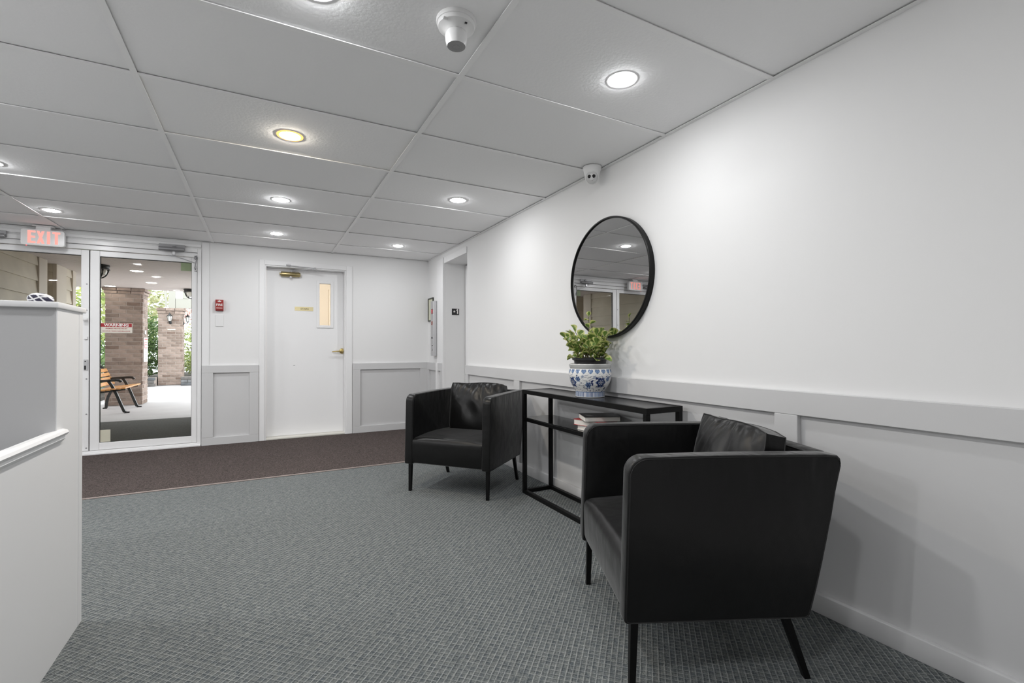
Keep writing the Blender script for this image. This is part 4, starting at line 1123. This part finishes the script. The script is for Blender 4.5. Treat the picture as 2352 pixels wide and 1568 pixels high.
# brick columns
def brick_column(name, x0, x1, y0, y1, ztop, label, ch, capz):
    e = empty(name, ((x0+x1)/2, (y0+y1)/2, 0)); tag(e, label, 'column')
    obj('mortar_core', MB().box(x0+.006, x1-.006, y0+.006, y1-.006, 0, ztop), MORTAR, e)
    RB_ = random.Random(5); bl = .198; g = .011; cache = {}
    nc = int(capz/ch)
    def br(a0, a1, z0, z1, side):
        L_ = a1-a0; key = (round(L_, 3), side); 
        mi = RB_.choices(range(4), (5, 4, 3, 2))[0]
        if (key, mi) not in cache:
            if side == 'f': B_ = MB().box(-L_/2, L_/2, 0, .020, 0, z1-z0, .003, 1)
            else: B_ = MB().box(-.020, 0, -L_/2, L_/2, 0, z1-z0, .003, 1)
            cache[(key, mi)] = mesh_from(B_, 'brick', BRICKS[mi], Vector((0, 0, 0)))
        o = bpy.data.objects.new('brick', cache[(key, mi)]); COL.objects.link(o); o.parent = e
        jit = RB_.uniform(-.002, .002)
        if side == 'f': o.location = Vector(((a0+a1)/2, y0+jit, z0))-ORG[e]
        else: o.location = Vector((x1+jit, (a0+a1)/2, z0))-ORG[e]
    for k in range(nc):
        z0, z1 = k*ch+g/2, (k+1)*ch-g/2
        for side, lo, hi in (('f', x0, x1), ('r', y0, y1)):
            off = 0 if (k % 2) == (0 if side == 'f' else 1) else -(bl+g)/2
            p = lo+off
            while p < hi-.01:
                a0, a1 = max(p, lo), min(p+bl, hi)
                if a1-a0 > .03: br(a0, a1, z0, z1, side)
                p += bl+g
    for i, (o_, zb, zt_) in enumerate(((.022, nc*ch+.004, (nc*ch+ztop)/2-.004), (.044, (nc*ch+ztop)/2+.004, ztop-.003))):
        n_ = 3
        for k in range(n_):
            w_ = (x1-x0+2*o_)/n_
            obj('cap_brick', MB().box(x0-o_+k*w_+.004, x0-o_+(k+1)*w_-.004, y0-o_, y1+o_, zb, zt_, .004, 1), BRICKS[(k+i) % 3], e)
    return e
brick_column('brick_column', -2.555, -2.000, 11.15, 11.60, SZ-.001, 'wide tan brick column holding up the porch beside the bench', .0742, 2.08)
brick_column('brick_column', -2.665, -2.085, 16.84, 17.30, 2.25, 'rosy brick column with lanterns at the edge of the planting', .0742, 2.11)
# notice on column 1 (right face) and small square
nx = -1.994
def face_rect(px0, py0, px1, py1): 
    a_, c_ = onX(px0, py0, nx), onX(px1, py1, nx); return a_.y, c_.y, c_.z, a_.z
ya, yb_ = 11.20, 11.54
za, zb_ = .80, 1.265
ns = empty('notice_board', (nx, (ya+yb_)/2, za)); tag(ns, 'narrow white notice with a red panel on the brick column', 'sign')
obj('board', MB().box(nx-.004, nx+.006, ya, yb_, za, zb_, .001, 1), WPRINT, ns)
obj('red_panel', MB().box(nx+.006, nx+.0075, ya+.05, yb_-.06, za+.26, za+.385), REDP, ns)
obj('red_strip', MB().box(nx+.006, nx+.0075, ya+.03, yb_-.03, za+.425, za+.445), REDP, ns)
obj('panel_mark', MB().box(nx+.0075, nx+.0085, ya+.09, yb_-.10, za+.275, za+.32).box(nx+.0075, nx+.0085, ya+.07, yb_-.08, za+.335, za+.37), WPRINT, ns)
mk = MB()
for zz in (.05, .085, .13, .18, .225): mk.box(nx+.006, nx+.0072, ya+.10, yb_-.10, za+zz, za+zz+.018)
obj('blurred_lines', mk, GREYPR, ns)
sq = obj('reflector_tag', MB().box(nx-.004, nx+.006, 11.28, 11.40, 1.335, 1.40, .001, 1), WPRINT); tag(sq, 'tiny white square tag above the notice on the brick column', 'tag')
hp = obj('house_number_plate', MB().box(-2.44, -2.25, 16.826, 16.842, 1.60, 1.635, .001, 1), STICK); tag(hp, 'thin pale plate on the rosy brick column below its lantern', 'plate')
# lanterns on column 2
def wall_lantern(c, out, label):
    e = empty('wall_lantern', c); tag(e, label, 'lantern'); c = Vector(c); o_ = Vector(out)
    l = c+o_*.15+Vector((0, 0, .06))
    obj('back_plate', MB().sphere(c-o_*.02, .055, 14, 8, (1, 1, 1.3)), IRON, e)
    obj('arm', MB().tube([c+o_*.02, c+o_*.09+Vector((0, 0, -.03)), c+o_*.15+Vector((0, 0, -.035)), l+Vector((0, 0, -.02))], .014, 8), IRON, e)
    ht = MB().lathe([(.035, l.z-.03), (.050, l.z-.01), (.055, l.z)], (l.x, l.y, 0), 6)
    ht.lathe([(.115, l.z+.19), (.095, l.z+.215), (.05, l.z+.25), (.030, l.z+.285), (.012, l.z+.30), (.008, l.z+.35), (1e-5, l.z+.355)], (l.x, l.y, 0), 6)
    for k in range(6):
        a_ = k*PI/3; ht.bar((l.x+.055*math.cos(a_), l.y+.055*math.sin(a_), l.z), (l.x+.092*math.cos(a_), l.y+.092*math.sin(a_), l.z+.195), .010)
    obj('lantern_cage', ht, IRON, e)
    obj('lantern_glass', MB().lathe([(.048, l.z), (.082, l.z+.19)], (l.x, l.y, 0), 6), LANTG, e)
    e.scale = (.72, .72, .72)
wall_lantern((-2.375, 16.838, 1.82), (0, -1, 0), 'black lantern on the front of the rosy brick column')
wall_lantern((-2.083, 17.05, 1.82), (1, 0, 0), 'black lantern on the side of the rosy brick column')
pb_ = empty('porch_post', (-2.36, 17.05, 2.25)); tag(pb_, 'square beige post with a cross beam standing on the rosy brick column', 'post')
obj('post', MB().box(-2.44, -2.28, 16.98, 17.12, 2.25, 3.6, .004, 1), POSTP, pb_)
obj('cross_beam', MB().box(-2.275, 2.0, 16.99, 17.11, 2.26, 2.55, .004, 1), POSTP, pb_)
obj('cross_beam', MB().box(-2.10, -1.95, 16.98, 17.12, 2.552, 3.6), POSTP, pb_)
obj('downpipe', MB().tube([(-2.50, 17.0, 2.30), (-2.50, 17.0, 2.42), (-2.53, 17.0, 2.8), (-2.55, 17.0, 3.4)], .03, 8), POSTP, pb_)
# stone planter
def planter(x0, x1, name, label):
    e = empty(name, ((x0+x1)/2, 16.6, 0)); tag(e, label, 'planter wall')
    obj('core', MB().box(x0+.01, x1-.01, 16.48, 16.82, -.01, .235), MORTAR, e)
    R2 = random.Random(int(x0*100))
    for r in range(3):
        p = x0-(.12 if r % 2 else 0)
        while p < x1:
            L_ = R2.uniform(.22, .36); a0, a1 = max(p, x0), min(p+L_, x1)
            if a1-a0 > .05: obj('stone_block', MB().box(a0+.004, a1-.004, 16.45+R2.uniform(-.008, .008), 16.60, r*.083-.005, r*.083+.074, .008, 2), R2.choice(STONES), e)
            p += L_
    return e
planter(-4.6, -2.675, 'planter_wall', 'low grey stone wall between the two brick columns')
planter(-2.075, .6, 'planter_wall', 'low grey stone wall to the right of the rosy brick column')
sb_ = obj('planting_bed', MB().box(-14, -2.68, 16.83, 21.0, -.01, .20).box(-2.68, -2.07, 17.32, 21.0, -.01, .20).box(-2.07, 3.5, 16.83, 21.0, -.01, .20), SOIL); tag(sb_, 'dark soil bed behind the low stone wall', 'soil', kind='structure')
sb2 = obj('planting_bed', MB().box(-9, -2.9, 12.0, 15.2, -.01, .06), SOIL); tag(sb2, 'dark soil bed left of the porch column', 'soil', kind='structure')

# bench
bn = empty('park_bench', (-2.19, 10.24, -.004)); tag(bn, 'wooden slat bench with black iron arms on the porch', 'bench')
def bench_end(y):
    B_ = MB(); t = .038
    def path(pts_, w_=.034):
        for i in range(len(pts_)-1): B_.bar((pts_[i][0], y, pts_[i][1]), (pts_[i+1][0], y, pts_[i+1][1]), t, w_, (0, 1, 0))
    path([(-1.955, .0), (-1.99, .012), (-2.03, .12), (-2.075, .25), (-2.115, .36), (-2.16, .46), (-2.20, .53)])     # front leg sweeping up to the arm
    path([(-2.44, .0), (-2.425, .012), (-2.42, .10), (-2.40, .20), (-2.36, .30), (-2.33, .355)])                   # rear leg
    path([(-1.975, .392), (-2.05, .385), (-2.20, .365), (-2.34, .352)])                                            # seat rail
    path([(-2.33, .35), (-2.37, .48), (-2.42, .60), (-2.47, .70), (-2.49, .735), (-2.53, .745)])                    # back upright
    path([(-2.035, .505), (-2.05, .53), (-2.09, .54), (-2.20, .535), (-2.38, .525)])                                # arm
    path([(-1.955, .0), (-1.925, .0)]); path([(-2.44, 0), (-2.47, 0)])
    return B_
for y in (9.80, 10.68):
    B_ = bench_end(y); B_.v = [Vector((p.x, p.y, max(p.z, -.004))) for p in B_.v]; obj('iron_end', B_, IRON, bn)
for k in range(6):
    t = k/5; x = -1.985-.33*t; zz = .408-.035*t
    obj('seat_slat', MB().box(x-.026, x+.026, 9.70, 10.78, zz-.008, zz+.014, .004, 1), WOODB, bn)
for k in range(4):
    t = k/3; zz = .455+.22*t; x = -2.345-.10*t
    B_ = MB().box(-.011, .011, 9.70, 10.78, -.030, .030, .004, 1)
    B_.xf(Matrix.Translation((x, 0, zz)) @ Matrix.Rotation(math.radians(-24), 4, 'Y')); obj('back_slat', B_, WOODB, bn)

# foliage
def foliage_mat(name, c0, c1):
    m = bpy.data.materials.new(name); m.use_nodes = True
    N, L = nodes_of(m); b = N['Principled BSDF']; b.inputs['Roughness'].default_value = .45
    g = N.new('ShaderNodeNewGeometry'); r = N.new('ShaderNodeValToRGB')
    r.color_ramp.elements[0].color = (*c0, 1); r.color_ramp.elements[1].color = (*c1, 1)
    L.new(g.outputs['Random Per Island'], r.inputs[0]); L.new(r.outputs[0], b.inputs['Base Color'])
    tr = N.new('ShaderNodeBsdfTranslucent'); L.new(r.outputs[0], tr.inputs[0])
    mx = N.new('ShaderNodeMixShader'); mx.inputs[0].default_value = .35
    L.new(b.outputs[0], mx.inputs[1]); L.new(tr.outputs[0], mx.inputs[2]); L.new(mx.outputs[0], N['Material Output'].inputs['Surface']); return m
FG1 = foliage_mat('laurel_green', (.035, .08, .02), (.20, .30, .10))
FG2 = foliage_mat('bright_yellow_green', (.17, .24, .05), (.48, .52, .20))
FG3 = foliage_mat('pale_autumn_green', (.30, .34, .16), (.58, .56, .34))
FG4 = foliage_mat('pink_autumn_leaf', (.60, .25, .20), (.88, .55, .48))
FG5 = foliage_mat('golden_leaf', (.62, .47, .06), (.85, .72, .20))
BARK = mat('brown_bark', (.10, .075, .055), .9, bump=(30, .5, .01))
def plant(name, label, cat, c, rad, n, ls, m, trunk, seedv, group=None):
    R3 = random.Random(seedv); c = Vector(c)
    e = empty(name, (c.x, c.y, trunk[0])); tag(e, label, cat, group)
    B_ = MB()
    for k in range(n):
        while True:
            p = Vector((R3.uniform(-1, 1), R3.uniform(-1, 1), R3.uniform(-1, 1)))
            if .35 < p.length < 1: break
        p *= 1+.22*noise.noise(p*2.3+Vector((seedv, 0, 0)))
        p = Vector((c.x+p.x*rad[0], c.y+p.y*rad[1], max(trunk[0]+.03, c.z+p.z*rad[2])))
        d = Vector((R3.gauss(0, 1), R3.gauss(0, 1), R3.gauss(-.1, .7))).normalized(); u = d.cross(Vector((R3.gauss(0, 1), R3.gauss(0, 1), R3.gauss(0, 1)))).normalized()
        L_ = ls*R3.uniform(.7, 1.3); w_ = L_*.36; nn = d.cross(u)*L_*.10
        B_.add([p, p+d*L_*.45+u*w_*.5+nn, p+d*L_, p+d*L_*.45-u*w_*.5+nn, p+d*L_*.5], [(0, 1, 4), (1, 2, 4), (0, 4, 3), (4, 2, 3)])
    f_ = obj('foliage', B_, m, e); f_['kind'] = 'stuff'
    for k in range(3):
        a_ = k*2.1+seedv; t = trunk[1]
        obj('stem', MB().tube([(c.x+.05*math.cos(a_), c.y+.05*math.sin(a_), trunk[0]-.01), (c.x+rad[0]*.12*math.cos(a_), c.y+rad[1]*.12*math.sin(a_), (trunk[0]+c.z)/2), (c.x+rad[0]*.35*math.cos(a_), c.y+rad[1]*.35*math.sin(a_), c.z+rad[2]*.2)], t, 6, r2=t*.4), BARK, e)
    return e
plant('laurel_bush', 'tall green laurel bush between the two brick columns', 'bush', (-3.35, 17.75, 1.15), (.78, .75, 1.05), 2600, .16, FG1, (.19, .025), 3)
plant('laurel_bush', 'dark green laurel bush left of the wide brick column', 'bush', (-3.62, 13.6, .75), (.60, .75, .78), 1500, .14, FG1, (.05, .025), 9)
plant('yellow_shrub', 'low yellow green shrub behind the stone wall right of the rosy column', 'shrub', (-1.70, 17.85, .62), (.50, .5, .42), 1100, .12, FG2, (.19, .02), 5)
plant('green_shrub', 'loose green shrub under the pink tree right of the rosy column', 'shrub', (-2.1, 19.35, 1.05), (.65, .55, .80), 900, .13, FG2, (.19, .02), 15)
plant('pink_tree', 'pink leaved tree behind the side lantern', 'tree', (-1.85, 21.4, 2.35), (.95, .8, .75), 900, .13, FG4, (.19, .04), 6)
plant('pale_tree', 'pale yellow green tree rising behind the laurel bush', 'tree', (-4.6, 23.6, 3.0), (1.45, 1.4, 1.9), 2400, .24, FG3, (-.01, .08), 11)
plant('pale_tree', 'pale tree behind the cross beam on the rosy column', 'tree', (-1.2, 26.5, 3.4), (1.5, 1.3, 1.9), 1500, .24, FG3, (-.01, .08), 12)
plant('bright_tree', 'bright yellow green tree left of the wide brick column', 'tree', (-4.6, 16.2, 2.0), (1.05, 1.2, 1.25), 1700, .17, FG2, (-.01, .06), 13)
plant('golden_tree', 'golden tree seen past the end of the siding wall', 'tree', (-8.3, 27.5, 3.6), (1.5, 1.4, 1.3), 1300, .22, FG5, (-.01, .07), 14)
plant('green_hedge', 'green hedge beyond the porch past the siding wall', 'hedge', (-6.3, 21.6, 1.1), (1.6, .9, 1.1), 1900, .18, FG1, (-.01, .04), 16)
